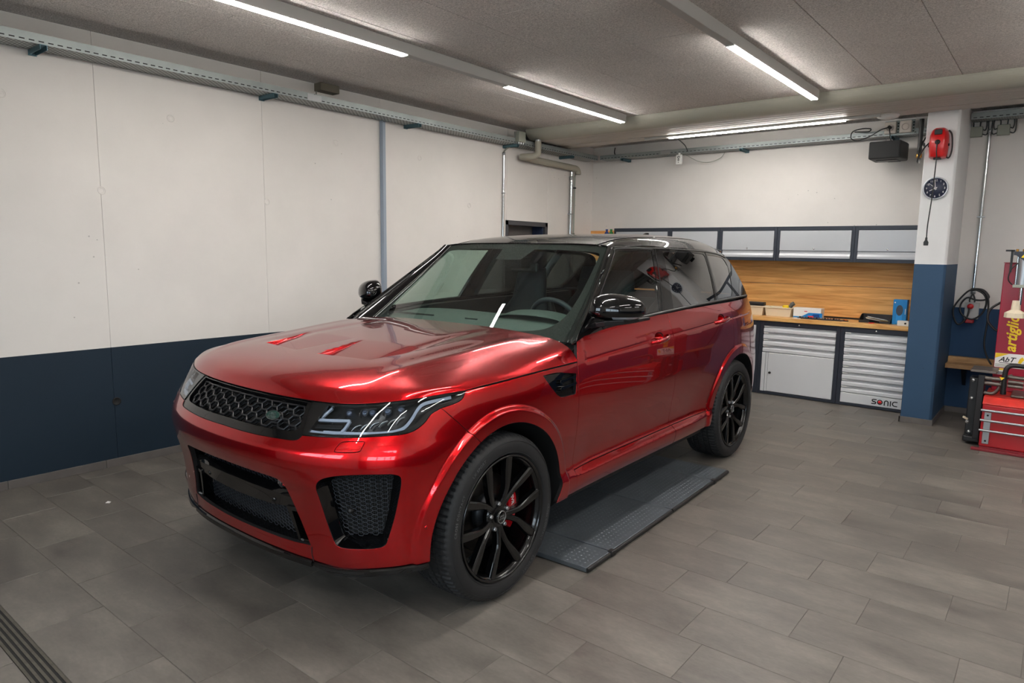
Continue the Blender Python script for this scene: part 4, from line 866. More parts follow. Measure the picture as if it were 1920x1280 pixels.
def feat(u,z,p):
    y=p[...,1]; side=sstep(.80,.9,p[...,0])
    o=np.zeros_like(z)
    for (cy,cz),w in ((FA,.016),(RA,.015)):
        r=np.hypot(y-cy,z-cz)
        o=o+side*w*(1-sstep(.512,.540,r))
    on=sstep(.655,.70,y)*(1-sstep(3.3,3.42,y))*side
    q=z-ZC(y)
    o=o-on*(.0045*np.exp(-(q/.0055)**2)+.004*sstep(-.004,.010,q))
    return o
def L(u,z):
    u=np.asarray(u,float); z=np.asarray(z,float); u,z=np.broadcast_arrays(u,z)
    p,n=plan_pt(u)
    q=p+n*(feat(u,z,p)-d_off(u,z))[...,None]
    return np.concatenate([q,z[...,None]],-1)
# side glass / upper side surface, x as a function of y and z
_xb=pchip([.3,.7,1.2,2.0,2.8,3.3,3.62],[.885,.893,.893,.890,.872,.838,.79])
_xt=pchip([.3,.9,1.3,2.0,2.8,3.3,3.62],[.62,.685,.705,.705,.675,.63,.58])
def Gx(y,z):
    t=(z-1.24)/.42
    return _xb(y)+(_xt(y)-_xb(y))*t+.018*t*(1-t)*4*.5
def G(y,z):
    y=np.asarray(y,float); z=np.asarray(z,float); y,z=np.broadcast_arrays(y,z)
    return np.stack([Gx(y,z),y,z],-1)
def loft(net, ta=None, tb=None):
    """bicubic natural-spline surface through net[row b][col a]"""
    N=np.array(net,float); nb,na,_=N.shape
    ta=np.linspace(0,1,na) if ta is None else np.asarray(ta,float); tb=np.linspace(0,1,nb) if tb is None else np.asarray(tb,float)
    rows=[nat_spline(ta,N[j]) for j in range(nb)]; basis=nat_spline(tb,np.eye(nb))
    def ev(a,b):
        a=np.asarray(a,float); b=np.asarray(b,float); a,b=np.broadcast_arrays(a,b); sh=a.shape; a=a.ravel(); b=b.ravel()
        Q=np.stack([r(a) for r in rows],0)    # nb, n, 3
        # spline in b per point: natural spline is linear in data -> basis matrix
        Bm=basis(b)
        return np.einsum('nb,bnk->nk',Bm,Q).reshape(sh+(3,))
    return ev
# ================================================================= the car
M_PAINT = None
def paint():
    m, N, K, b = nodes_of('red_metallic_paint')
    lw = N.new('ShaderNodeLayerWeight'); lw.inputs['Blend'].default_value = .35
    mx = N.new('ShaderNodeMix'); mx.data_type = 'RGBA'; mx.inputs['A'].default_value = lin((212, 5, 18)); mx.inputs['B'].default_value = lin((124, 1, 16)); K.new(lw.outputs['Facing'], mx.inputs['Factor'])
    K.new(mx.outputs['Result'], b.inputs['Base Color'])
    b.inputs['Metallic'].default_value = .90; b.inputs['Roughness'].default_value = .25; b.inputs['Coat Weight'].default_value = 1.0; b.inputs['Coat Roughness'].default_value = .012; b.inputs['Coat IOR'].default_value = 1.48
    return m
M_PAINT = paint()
M_GLOSSB = mat('gloss_black', (6, 6, 7), .3, spec=.03, coat=1., coat_rough=.01)
M_SATINB = mat('satin_black', (16, 16, 17), .38)
M_MATTB = mat('matt_black', (9, 9, 10), .7)
M_TYRE = mat('tyre_rubber', (30, 31, 33), .62, var=(30, .15))
M_TYRETXT = mat('tyre_lettering', (84, 85, 86), .7)
M_RIM = mat('rim_black', (9, 9, 10), .26, .1, spec=.3, coat=.5, coat_rough=.06)
M_DISC = mat('brake_disc', (62, 60, 58), .35, 1.)
M_CAL = mat('caliper_red', (196, 16, 28), .3, coat=.6)
M_WS = window_glass('windscreen_glass', (.76, .90, .84), 1.15)
M_SIDEG = window_glass('side_glass', (.50, .62, .57), 1.8)
M_PRIV = window_glass('privacy_glass', (.08, .09, .09), 1.8)
M_LENS = window_glass('lamp_lens', (.90, .93, .95), 1.0)
M_DRL = mat('light_guide', (150, 160, 176), .25, coat=.5)
M_LAMPD = mat('lamp_bowl', (26, 28, 32), .25, .5)
M_LEATHER = mat('seat_leather', (34, 38, 46), .5)
M_DASH = mat('dash_trim', (80, 88, 86), .6)
M_DASHD = mat('dash_dark', (26, 28, 30), .6)
M_TAIL = mat('tail_lamp', (120, 10, 16), .1, coat=1.)
CAR = thing('car', 'red sport utility car with black roof and wheels parked mid floor', 'car', (-2.87, 2.322, 0)); CAR.rotation_euler = (0, 0, R(.65))
def part(name, label=None, parent=CAR):
    o = bpy.data.objects.new(name, None); o.empty_display_size = .05; COL.objects.link(o); o.parent = parent
    if label: o['label'] = label
    return o
def crv(pts, n=6):
    """smooth curve through 2-D points, end points kept"""
    P = [np.array(p, float) for p in pts]; out = []
    for i in range(len(P)-1):
        a, b_, c, d = P[max(i-1, 0)], P[i], P[i+1], P[min(i+2, len(P)-1)]
        for k in range(n):
            t = k/n; out.append(tuple(.5*((2*b_)+(c-a)*t+(2*a-5*b_+4*c-d)*t*t+(3*b_-a-3*c+d)*t**3)))
    return out+[tuple(P[-1])]
def resample(pts, sp):
    out = []; n = len(pts)
    for i in range(n):
        a = np.array(pts[i]); b_ = np.array(pts[(i+1) % n]); d = np.linalg.norm(b_-a); k = max(1, int(math.ceil(d/sp)))
        for j in range(k): out.append(a+(b_-a)*j/k)
    q = [out[0]]
    for p in out[1:]:
        if np.linalg.norm(p-q[-1]) > sp*.12: q.append(p)
    if np.linalg.norm(q[0]-q[-1]) < sp*.12: q.pop()
    return np.array(q)
def area2(P): return .5*np.sum(P[:, 0]*np.roll(P[:, 1], -1)-np.roll(P[:, 0], -1)*P[:, 1])
def inset(P, g):
    """move a closed polygon inwards by g"""
    s = 1 if area2(P) > 0 else -1
    d = np.roll(P, -1, 0)-P; d /= np.linalg.norm(d, axis=1, keepdims=True)+1e-12; nrm = np.stack([-d[:, 1], d[:, 0]], 1)*s
    m = nrm+np.roll(nrm, 1, 0); l = np.sum(m*nrm, 1, keepdims=True); return P+g*m/np.maximum(l, .6)
def inside(P, Q):
    x, y = Q[:, 0], Q[:, 1]; r = np.zeros(len(Q), bool); n = len(P)
    for i in range(n):
        x1, y1 = P[i]; x2, y2 = P[(i+1) % n]
        if y1 == y2: continue
        c = ((y1 > y) != (y2 > y)) & (x < (x2-x1)*(y-y1)/(y2-y1)+x1); r ^= c
    return r
def dist_poly(P, Q):
    D = np.full(len(Q), 9.)
    A = P; B = np.roll(P, -1, 0)
    for a, b_ in zip(A, B):
        ab = b_-a; t = np.clip(((Q-a)@ab)/(ab@ab+1e-12), 0, 1); D = np.minimum(D, np.linalg.norm(Q-(a+t[:, None]*ab), axis=1))
    return D
def patch(name, outline, fn, m, parent=CAR, holes=(), sp=.03, lines=(), depth=.018, gap=.002, hgap=None, mirror=False, label=None, edge=None, fil=.0012, off=0.):
    """trimmed panel: outline (and holes) in the surface's own two parameters, laid onto fn, edges turned in"""
    O = resample(outline, sp*.8); O = inset(O, gap)
    H = [inset(resample(h, sp*.6), -(gap if hgap is None else hgap)) for h in holes]
    V = []; E = []
    def loop(P):
        o = len(V); V.extend(P.tolist()); E.extend([(o+i, o+(i+1) % len(P)) for i in range(len(P))])
    loop(O)
    for h in H: loop(h)
    lo, hi = O.min(0), O.max(0); g = []; j = 0; yy = lo[1]+sp*.5
    while yy < hi[1]:
        xx = np.arange(lo[0]+(sp*.5 if j % 2 else 0), hi[0], sp); g.append(np.stack([xx, np.full_like(xx, yy)], 1)); yy += sp*.87; j += 1
    lp = [np.array(l, float) for l in lines]
    G_ = np.vstack(g) if g else np.zeros((0, 2)); k = inside(O, G_) & (dist_poly(O, G_) > sp*.45)
    for h in H: k &= ~inside(h, G_) & (dist_poly(h, G_) > sp*.35)
    G_ = G_[k]
    for l in lp:
        kk = inside(O, l) & (dist_poly(O, l) > .0015)
        for h in H: kk &= ~inside(h, l) & (dist_poly(h, l) > .0015)
        l2 = l[kk]
        if len(l2) and len(G_):
            dm = np.min(np.linalg.norm(G_[:, None]-l2[None], axis=2), axis=1); G_ = G_[dm > sp*.25]
        V.extend(l2.tolist())
    V.extend(G_.tolist())
    vo, _, fo, _, _, _ = delaunay_2d_cdt([Vector(p) for p in V], E, [], 0, 1e-7)
    P = np.array([v[:] for v in vo]); F = np.array([f for f in fo if len(f) == 3]); C = P[F].mean(1); k = inside(O, C)
    for h in H: k &= ~inside(h, C)
    F = F[k]
    a = P[F]; ar = (a[:, 1, 0]-a[:, 0, 0])*(a[:, 2, 1]-a[:, 0, 1])-(a[:, 1, 1]-a[:, 0, 1])*(a[:, 2, 0]-a[:, 0, 0])
    F = F[np.abs(ar) > 1e-15]; ar = ar[np.abs(ar) > 1e-15]; F[ar < 0] = F[ar < 0][:, ::-1]
    X = fn(P[:, 0], P[:, 1]); e = .0015
    n = np.cross(fn(P[:, 0]+e, P[:, 1])-fn(P[:, 0]-e, P[:, 1]), fn(P[:, 0], P[:, 1]+e)-fn(P[:, 0], P[:, 1]-e))
    n /= np.linalg.norm(n, axis=1, keepdims=True)+1e-12
    if off: X = X+n*off
    verts = X.tolist(); faces = [tuple(f) for f in F]; ln = [n[i] for f in F for i in f]; mi = [0]*len(faces)
    ed = {}
    for f in faces:
        for i in range(3):
            q = (f[i], f[(i+1) % 3]); ed[q] = 1
    bd = {q[0]: q[1] for q in ed if (q[1], q[0]) not in ed}
    seen = set()
    if depth > 0:
        for s0 in list(bd):
            if s0 in seen: continue
            L_ = [s0]; seen.add(s0); c = bd[s0]
            while c != s0 and c not in seen and c in bd: L_.append(c); seen.add(c); c = bd[c]
            if len(L_) < 3 or len(set(L_)) < len(L_): continue
            q = X[L_]; d = np.roll(q, -1, 0)-np.roll(q, 1, 0); t = np.cross(d, n[L_]); t /= np.linalg.norm(t, axis=1, keepdims=True)+1e-12
            r1 = q+t*fil-n[L_]*fil; r2 = r1-n[L_]*depth; o = len(verts); k_ = len(L_); verts += r1.tolist()+r2.tolist()
            for i in range(k_):
                j = (i+1) % k_
                faces.append((L_[j], L_[i], o+i, o+j)); ln += [n[L_[j]], n[L_[i]], t[i], t[j]]; mi.append(0)
                faces.append((o+j, o+i, o+k_+i, o+k_+j)); ln += [t[j], t[i], t[i], t[j]]; mi.append(1)
    def mk(sx):
        me = bpy.data.meshes.new(name); vv = [(p[0]*sx, p[1], p[2]) for p in verts]; ff = faces; nn = ln
        if sx < 0:
            ff = []; nn = []; c = 0
            for f in faces:
                ff.append(f[::-1]); nn += [(-w[0], w[1], w[2]) for w in ln[c:c+len(f)][::-1]]; c += len(f)
        me.from_pydata(vv, [], ff)
        for i, p in enumerate(me.polygons): p.use_smooth = True; p.material_index = mi[i]
        me.materials.append(m); me.materials.append(edge or M_MATTB if m is M_PAINT else (edge or m))
        me.normals_split_custom_set([tuple(w) for w in nn]); o_ = link(name, me, parent)
        if label: o_['label'] = label
        return o_
    o1 = mk(1)
    if mirror:
        par = parent; o2 = mk(-1); return o1, o2
    return o1
def Ls(u, z):
    """lower body surface on both sides: negative u is the mirror half"""
    u = np.asarray(u, float); p = L(np.abs(u), z); p[..., 0] *= np.where(u < 0, -1, 1); return p
def Lo(k):
    """the same surface moved in by k"""
    def f(u, z):
        e = 2e-3; u = np.asarray(u, float); z = np.asarray(z, float)
        n = np.cross(Ls(u+e, z)-Ls(u-e, z), Ls(u, z+e)-Ls(u, z-e)); n /= np.linalg.norm(n, axis=-1, keepdims=True); return Ls(u, z)-n*k
    return f
def yz(p): return [(float(uy(y)), z) for y, z in p]
def mir(p): return [(-u, z) for u, z in p[::-1]]
def circ(c, r, a0, a1, n=16): return [(c[0]+r*math.cos(R(a0+(a1-a0)*k/n)), c[1]+r*math.sin(R(a0+(a1-a0)*k/n))) for k in range(n+1)]
# ---- shared boundary curves (u, z)
GR_BOT = crv([(0, .834), (.20, .833), (.40, .837), (.47, .839), (.50, .846), (.514, .861)])
HL_BOT = crv([(.514, .861), (.64, .867), (.771, .875), (.894, .884), (.98, .889), (1.035, .902), (1.08, .926), (1.12, .957), (1.171, .974)])
HL_TAIL = crv([(1.171, .974), (1.26, .986), (1.295, 1.000), (1.323, 1.029)])
HL_TOP = crv([(1.323, 1.029), (1.182, 1.028), (1.037, 1.019), (.888, 1.005), (.741, .991), (.60, .985), (.487, .983)])
B_SHUT = [(1.171, .974), (1.254, .90), (float(uy(-.195)), .80)]
_a0 = math.degrees(math.atan2(.80-FA[1], -.195)); _a1 = math.degrees(math.atan2(.335-FA[1], -.452))+360
ARCH_F = yz(circ(FA, .459, _a0, _a1, 18))
BOT_C = crv([(1.087, .334), (1.02, .331), (.89, .321), (.742, .304), (.65, .297), (.525, .303)])
# ---- front bumper: one painted shell with the openings cut out
OPEN = [(0, .673), (.103, .672), (.262, .669)]+crv([(.262, .669), (.36, .665), (.397, .655), (.418, .632)])+[(.443, .558), (.478, .46), (.512, .372)]+[(.417, .367), (.306, .366), (.087, .363), (0, .363)]
INTAKE = crv([(.598, .645), (.606, .675), (.640, .703), (.715, .724), (.818, .735), (.925, .736)])+crv([(.925, .736), (.957, .726), (.964, .700), (.955, .640), (.935, .545), (.908, .455)])+crv([(.908, .455), (.895, .428), (.865, .415), (.80, .406), (.715, .398)])+crv([(.715, .398), (.68, .400), (.654, .420), (.62, .527), (.598, .645)])[1:-1]
SQ = crv([(.690, .824), (.700, .842), (.722, .856), (.806, .861), (.812, .855), (.806, .840), (.788, .823), (.700, .818), (.690, .824)])[:-1]
half = GR_BOT+HL_BOT[1:]+B_SHUT[1:]+ARCH_F[1:]+BOT_C
bl = [(u_, z_) for z_ in (.66, .70, .725, .75, .775, .79, .81) for u_ in np.arange(-1.2, 1.2, .025)]
fl = [(float(uy(c_[0]+r_*math.cos(R(a)))), c_[1]+r_*math.sin(R(a))) for c_ in (FA, RA) for r_ in (.506, .512, .518, .524, .530, .536, .542, .548) for a in np.arange(-10, 200, 1.5)]
flm = fl+[(-a, b_) for a, b_ in fl]
bottom = [(-.525, .303), (-.30, .312), (0, .313), (.30, .312), (.525, .303)][::-1][1:-1]
bo = half+bottom+mir(half)[:-1]
op = OPEN+mir(OPEN)[1:-1]
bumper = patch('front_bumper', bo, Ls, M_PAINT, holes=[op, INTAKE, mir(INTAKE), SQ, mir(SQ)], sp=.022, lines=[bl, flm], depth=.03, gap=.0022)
for s in (SQ, mir(SQ)): patch('washer_cover', s, Ls, M_PAINT, bumper, sp=.02, depth=.008, gap=.0018)
def seam(us, zs, name='seam'):
    mb = MB(); mb.tube([tuple(Ls(np.array(u_), np.array(z_))) for u_, z_ in zip(us, zs)], .0028, 6); return mb.build(name, M_MATTB, bumper)
for s in (1, -1): seam([s*.522, s*.516, s*.520], [.298, .335, .366])
for s in (1, -1):
    for u_, z_ in ((1.07, .497),):
        p = Ls(np.array(s*u_), np.array(z_)); MB().lathe([(.009, -.002), (.009, .0005), (.0001, .001)], (p[0], p[1], p[2]), 'x', 14).build('parking_sensor', M_PAINT if z_ < .6 else M_PAINT, bumper)
# side intakes: deep dark frame and honeycomb
def honey(name, poly, fn, m, parent, cw, ch, r, z_lo, z_hi, u_lo, u_hi, ns=4):
    """rows of zig-zag wire that together make a honeycomb, trimmed to the outline"""
    mb = MB(); P = np.array(poly); j = 0; z = z_lo
    while z < z_hi:
        pts = []; u_ = u_lo-cw+(cw*.5 if j % 2 else 0)
        seq = []
        while u_ < u_hi+cw: seq += [(u_, z), (u_+cw*.34, z), (u_+cw*.5, z+ch*.5), (u_+cw*.84, z+ch*.5)]; u_ += cw
        run = []
        Q = np.array(seq); k = inside(P, Q)
        for q, ok in zip(seq, list(k)):
            if ok: run.append(q)
            else:
                if len(run) > 1: mb.tube(fn(*np.array(run).T).tolist(), r, ns, False)
                run = []
        if len(run) > 1: mb.tube(fn(*np.array(run).T).tolist(), r, ns, False)
        z += ch*.5; j += 1
    return mb.build(name, m, parent)
def wall_ring(name, poly, k0, k1, m, parent, shrink=0., steps=3):
    """funnel that leads from an opening's edge down to depth k1"""
    P0 = resample(poly, .02); vs = []; n = len(P0); mb = MB()
    for s in range(steps+1):
        t = s/steps; P = inset(P0, shrink*t-.002); f = Lo(k0+(k1-k0)*t); vs += f(P[:, 0], P[:, 1]).tolist()
    fs = [(s*n+i, s*n+(i+1) % n, (s+1)*n+(i+1) % n, (s+1)*n+i) for s in range(steps) for i in range(n)]
    return mb.add(vs, fs, True).build(name, m, parent)
def backing(name, poly, k, m, parent, sp=.05): return patch(name, poly, Lo(k), m, parent, sp=sp, depth=0, gap=-.004)
M_MESH = mat('mesh_grey', (58, 62, 70), .35, .5)
for P in (INTAKE, mir(INTAKE)):
    g = part('side_intake', None, CAR)
    wall_ring('intake_frame', P, .002, .075, M_GLOSSB, g, .030)
    inner = inset(resample(P, .02), .028)
    honey('honeycomb', inner, Lo(.052), M_MESH, g, .052, .0185, .0016, .36, .76, min(p[0] for p in P), max(p[0] for p in P))
    mid = [(p[0]*1., p[1]) for p in inner]
    honey('rear_honeycomb', inner, Lo(.068), M_SATINB, g, .022, .009, .0012, .36, .76, min(p[0] for p in P), max(p[0] for p in P), 3)
    backing('intake_back', P, .085, M_MATTB, g)
    s = 1 if P[0][0] > 0 else -1
    p = Lo(.048)(np.array(s*.722), np.array(.545)); MB().lathe([(.0001, -.012), (.010, -.011), (.013, 0), (.013, .01)], tuple(p), 'y', 16).build('parking_sensor', M_SATINB, g)
# centre opening: mesh, black cross beam, side frames
g = part('lower_grille', None, CAR)
wall_ring('grille_frame', op, .002, .08, M_GLOSSB, g, .004)
backing('grille_back', op, .10, M_MATTB, g)
honey('mesh', op, Lo(.062), M_MESH, g, .046, .0165, .0014, .362, .67, -.52, .52)
BEAM = [(0, .572), (.25, .570), (.40, .566), (.436, .560), (.455, .525), (.40, .515), (.376, .518), (.25, .505), (0, .498)]
beam = BEAM+mir(BEAM)[1:-1]
patch('cross_beam', beam, lambda u_, z_: Lo(.020)(u_, z_), M_GLOSSB, g, sp=.03, depth=.06, gap=0)
patch('beam_top', [(0, .598), (.25, .596), (.40, .590), (.430, .585), (.436, .562), (.40, .568), (.25, .572), (0, .574)]+mir([(0, .598), (.25, .596), (.40, .590), (.430, .585), (.436, .562), (.40, .568), (.25, .572), (0, .574)])[1:-1], lambda u_, z_: Lo(.020)(u_, z_)+np.stack([0*np.asarray(z_), np.maximum(np.asarray(z_)-.570, 0)*1.4, 0*np.asarray(z_)], -1), M_GLOSSB, g, sp=.03, depth=.03, gap=0)
for s in (1, -1):
    fr = [(s*u_, z_) for u_, z_ in [(.378, .522), (.452, .526), (.482, .46), (.512, .378), (.430, .370)]]
    fi = [(s*u_, z_) for u_, z_ in [(.408, .506), (.442, .508), (.470, .45), (.496, .386), (.440, .382)]]
    patch('side_frame', fr, Lo(.012), M_GLOSSB, g, holes=[fi], sp=.03, depth=.05, gap=0)
    p = Lo(.012)(np.array(s*.447), np.array(.380)); MB().tube([tuple(p), (p[0]+s*.02, p[1]-.006, p[2]+.004)], .004, 6).build('frame_clip', M_STEEL2, g)
for s in (1, -1):
    p = Lo(.019)(np.array(s*.285), np.array(.530)); MB().lathe([(.0001, -.004), (.010, -.003), (.012, .004)], tuple(p), 'y', 16).build('parking_sensor', M_GLOSSB, g)
p = Lo(.026)(np.array(.366), np.array(.6245)); bdg = MB().lathe([(.0001, -.006), (.020, -.006), (.024, -.002), (.024, .004)], tuple(p), 'y', 24).build('round_badge', mat('badge_dark', (40, 44, 50), .3, .6), g)
mb = MB(); add_text(mb, 'SV', .026, lambda v: (p[0]-.020+v.x, p[1]-.0065-v.z, p[2]-.009+v.y), .001, shear=.2, offset=.001); mb.build('badge_lettering', M_CHROME, g)
mb = MB(); add_text(mb, 'R', .026, lambda v: (p[0]+.016+v.x, p[1]-.0065-v.z, p[2]-.009+v.y), .001, shear=.2, offset=.001); mb.build('badge_letter_red', mat('print_red', (225, 30, 36)), g)
# splitter: black lip along the bottom
def lip(us, z1, z0, out, name, m=M_GLOSSB):
    mb = MB(); vs = []
    for u_, a, b_ in zip(us, z1, z0):
        f = Lo(.0); q1 = Lo(-.002)(np.array(u_), np.array(a)); q0 = Ls(np.array(u_), np.array(a)); n = q0-Lo(.02)(np.array(u_), np.array(a)); n[2] = 0; n /= np.linalg.norm(n)
        vs += [q0-n*.03, q0+n*out*.4, (q0+n*out)-np.array([0, 0, .008]), (q0+n*out)-np.array([0, 0, a-b_]), q0-n*.06-np.array([0, 0, a-b_])]
    k = len(us); fs = [(i*5+j, i*5+j+1, i*5+6+j, i*5+5+j) for i in range(k-1) for j in range(4)]+[(0, 1, 2, 3, 4), tuple(range(k*5-5, k*5))]
    return mb.add(vs, fs).build(name, m, CAR, bevel=.002)
us = np.linspace(-.518, .518, 25); lip(us, .311-.008*(np.abs(us)/.52)**3, .282-.006*(np.abs(us)/.52)**3, .012, 'splitter_lip')
for s in (1, -1):
    us = np.linspace(.526, 1.087, 18); zt = np.interp(us, [.525, .65, .742, .89, 1.02, 1.087], [.300, .296, .303, .320, .330, .333]); zb = np.interp(us, [.525, .64, .736, .886, 1.03, 1.087], [.285, .262, .270, .292, .304, .312])
    lip(us*s, zt, zb, .010, 'splitter_lip')
# ---- radiator grille
GR = [(0, .835)]+GR_BOT[1:-1]+[(.512, .868), (.502, .92), (.486, .978)]+crv([(.486, .980), (.35, .982), (.15, .982), (0, .981)])
gr = GR+mir(GR)[1:-1]
def shr(P, k): return [tuple(q) for q in inset(resample(P, .02), k)]
GI = [(0, .866)]+crv([(0, .866), (.20, .865), (.38, .868), (.455, .873), (.482, .890)])[1:]+[(.474, .93), (.462, .976)]+[(.30, .978), (0, .977)]
gi = GI+mir(GI)[1:-1]
g = part('radiator_grille', None, CAR)
patch('grille_surround', gr, Lo(.004), M_GLOSSB, g, holes=[gi], sp=.025, depth=.05, gap=.001)
backing('grille_back', gi, .075, M_MATTB, g)
P_ = np.array(gi)
for j in range(6):
    z0 = .874+.0185*j; mb = MB(); cw = .112; ph = 0 if j % 2 else cw*.5; seq = []
    u_ = -.6+ph
    while u_ < .6: seq += [(u_, z0), (u_+cw*.30, z0), (u_+cw*.44, z0+.0165), (u_+cw*.50, z0+.0185), (u_+cw*.80, z0+.0185), (u_+cw*.94, z0+.002)]; u_ += cw
    run = [q for q, k in zip(seq, inside(P_, np.array(seq))) if k]
    mb.tube(Lo(.020)(*np.array(run).T).tolist(), .0058, 6)
    mb.tube(Lo(.034)(np.array(run)[:, 0], np.array(run)[:, 1]-.008).tolist(), .0045, 5)
    mb.build('grille_bar', mat('grille_satin', (26, 27, 30), .28, .3), g)
# oval badge
c = Lo(.006)(np.array(.297), np.array(.913)); e_ = 1e-3
nb = Ls(np.array(.297), np.array(.913))-Lo(.02)(np.array(.297), np.array(.913)); nb /= np.linalg.norm(nb); tx = np.cross([0, 0, 1], nb)*1.0; tx /= np.linalg.norm(tx); ty = np.cross(nb, tx)
def onb(x, y, h): return tuple(c+tx*x+ty*y+nb*h)
def oval(mb, a, b_, h0, h1, n=32):
    vs = [onb(a*math.cos(2*math.pi*k/n), b_*math.sin(2*math.pi*k/n), h) for h in (h0, h1) for k in range(n)]
    return mb.add(vs, [tuple(range(n, 2*n))]+[(k, (k+1) % n, n+(k+1) % n, n+k) for k in range(n)])
bd = oval(MB(), .044, .0225, -.03, .004).build('oval_badge', M_CHROME, g, recalc=True)
oval(MB(), .040, .0188, .004, .0046).build('badge_green', mat('badge_green', (24, 66, 58), .25, .4, coat=1.), bd)
for s, dx, dy in (('LAND-', -.027, .001), ('-ROVER', -.031, -.0145)):
    mb = MB(); add_text(mb, s, .0165, lambda v: onb(dx+v.x, dy+v.y, .005+v.z), .0005, offset=.0004); mb.build('badge_lettering', M_CHROME, bd)
# ---- headlamps
HL = HL_BOT+HL_TAIL[1:]+HL_TOP[1:]
for s in (1, -1):
    F_ = (lambda P: P) if s > 0 else mir
    g = part('headlamp', None, CAR)
    hl = F_(HL)
    patch('lamp_frame', hl, Lo(.004), M_GLOSSB, g, holes=[F_([tuple(q) for q in inset(resample([(.535, .877), (.66, .880), (.80, .888), (.93, .897), (1.0, .908), (1.05, .933), (1.10, .967), (1.17, .990), (1.27, 1.003), (1.255, 1.019), (1.15, 1.018), (1.03, 1.010), (.89, .997), (.74, .983), (.585, .976)], .02), .0)])], sp=.025, depth=.05, gap=.0015)
    backing('lamp_bowl', hl, .055, M_LAMPD, g, .03)
    patch('lamp_lens', hl, Lo(-.0005), M_LENS, g, sp=.025, depth=.004, gap=.0025, edge=M_GLOSSB)
    def rib(name, pts, k, w, h, m):
        """flat light guide along a curve on the lamp"""
        C_ = crv(pts, 5); mb = MB(); vs = []
        for i, (u_, z_) in enumerate(C_):
            a = np.array(C_[max(i-1, 0)]); b_ = np.array(C_[min(i+1, len(C_)-1)]); d = (b_-a)/np.linalg.norm(b_-a); nn = np.array([-d[1], d[0]])*w/2
            vs.append([(s*(u_+q[0]), z_+q[1]) for q in (nn, -nn)])
        A_ = np.array(vs); o1_ = Lo(k+h)(A_[..., 0], A_[..., 1]); o2_ = Lo(k)(A_[..., 0], A_[..., 1]); vs = [tuple(p) for i in range(len(C_)) for p in (o1_[i, 0], o2_[i, 0], o2_[i, 1], o1_[i, 1])]
        n_ = len(C_); fs = [(i*4+j, i*4+(j+1) % 4, i*4+4+(j+1) % 4, i*4+4+j) for i in range(n_-1) for j in range(4)]+[(0, 1, 2, 3), tuple(range(4*n_-4, 4*n_))]
        return mb.add(vs, fs).build(name, m, g, bevel=.0015)
    rib('light_guide', [(.60, .885), (.72, .889), (.84, .893), (.935, .900), (.985, .914), (1.025, .945), (1.06, .98), (1.095, 1.000), (1.16, 1.008), (1.245, 1.012)], .016, .014, .012, M_DRL)
    rib('light_guide_loop', [(.505, .892), (.513, .913), (.536, .924), (.62, .930), (.722, .936)], .014, .010, .012, M_DRL)
    rib('light_guide_loop', [(.722, .936), (.705, .906), (.692, .893)], .014, .012, .012, M_DRL)
    rib('light_guide_loop', [(.505, .892), (.54, .882), (.61, .882), (.692, .890)], .014, .012, .012, M_DRL)
    rib('light_guide', [(.563, .936), (.583, .958), (.602, .976)], .018, .010, .010, M_DRL)
    rib('inner_bar', [(.53, .905), (.60, .908), (.685, .913)], .022, .014, .012, M_LAMPD)
    for k, (u_, z_) in enumerate(((.703, .966), (.787, .971), (.825, .974), (.904, .981), (.973, .987))):
        a = Lo(.018)(np.array(s*u_), np.array(z_)); b_ = Lo(.054)(np.array(s*u_), np.array(z_)); d = (b_-a)
        MB().tube([tuple(a-d*.05), tuple(a), tuple(a+d*.2), tuple(b_)], [.006, .0125, .0145, .0145], 14).build('projector', mat('projector_glass', (70, 84, 106), .06, .6, coat=1.), g)
        rib('projector_hood', [(u_-.026, z_-.016), (u_-.012, z_+.010), (u_+.022, z_+.013)], .015, .005, .03, M_LAMPD)
    for k in range(6):
        u_ = .745+.043*k; z_ = .912+.0062*k
        rib('reflector_fin', [(u_-.012, z_-.010), (u_+.004, z_+.006), (u_+.030, z_+.014)], .026, .0035, .02, M_STEEL2)
# ---- bonnet
HN = [
 [(0, -.705, .982), (.24, -.697, .982), (.437, -.671, .983), (.64, -.622, .990), (.77, -.556, 1.006), (.865, -.455, 1.021), (.925, -.232, 1.030)],
 [(0, -.675, 1.030), (.24, -.667, 1.030), (.44, -.638, 1.031), (.65, -.580, 1.034), (.785, -.505, 1.040), (.876, -.395, 1.043), (.928, -.18, 1.033)],
 [(0, -.58, 1.078), (.25, -.567, 1.079), (.46, -.537, 1.080), (.66, -.477, 1.077), (.79, -.40, 1.068), (.881, -.29, 1.057), (.931, -.10, 1.036)],
 [(0, -.38, 1.114), (.26, -.367, 1.115), (.48, -.34, 1.115), (.67, -.285, 1.105), (.80, -.215, 1.088), (.891, -.12, 1.065), (.938, .03, 1.041)],
 [(0, -.02, 1.151), (.27, -.005, 1.152), (.50, .01, 1.148), (.69, .04, 1.132), (.815, .08, 1.108), (.901, .14, 1.077), (.946, .22, 1.049)],
 [(0, .32, 1.179), (.265, .32, 1.179), (.50, .325, 1.173), (.70, .33, 1.157), (.822, .35, 1.133), (.906, .38, 1.097), (.953, .42, 1.055)],
 [(0, .60, 1.195), (.262, .597, 1.193), (.50, .598, 1.186), (.70, .602, 1.172), (.82, .608, 1.153), (.907, .607, 1.114), (.957, .598, 1.0595)]]
_hn = loft(HN, [0, .225, .43, .635, .775, .885, 1.0], [0, .07, .175, .34, .60, .82, 1.0])
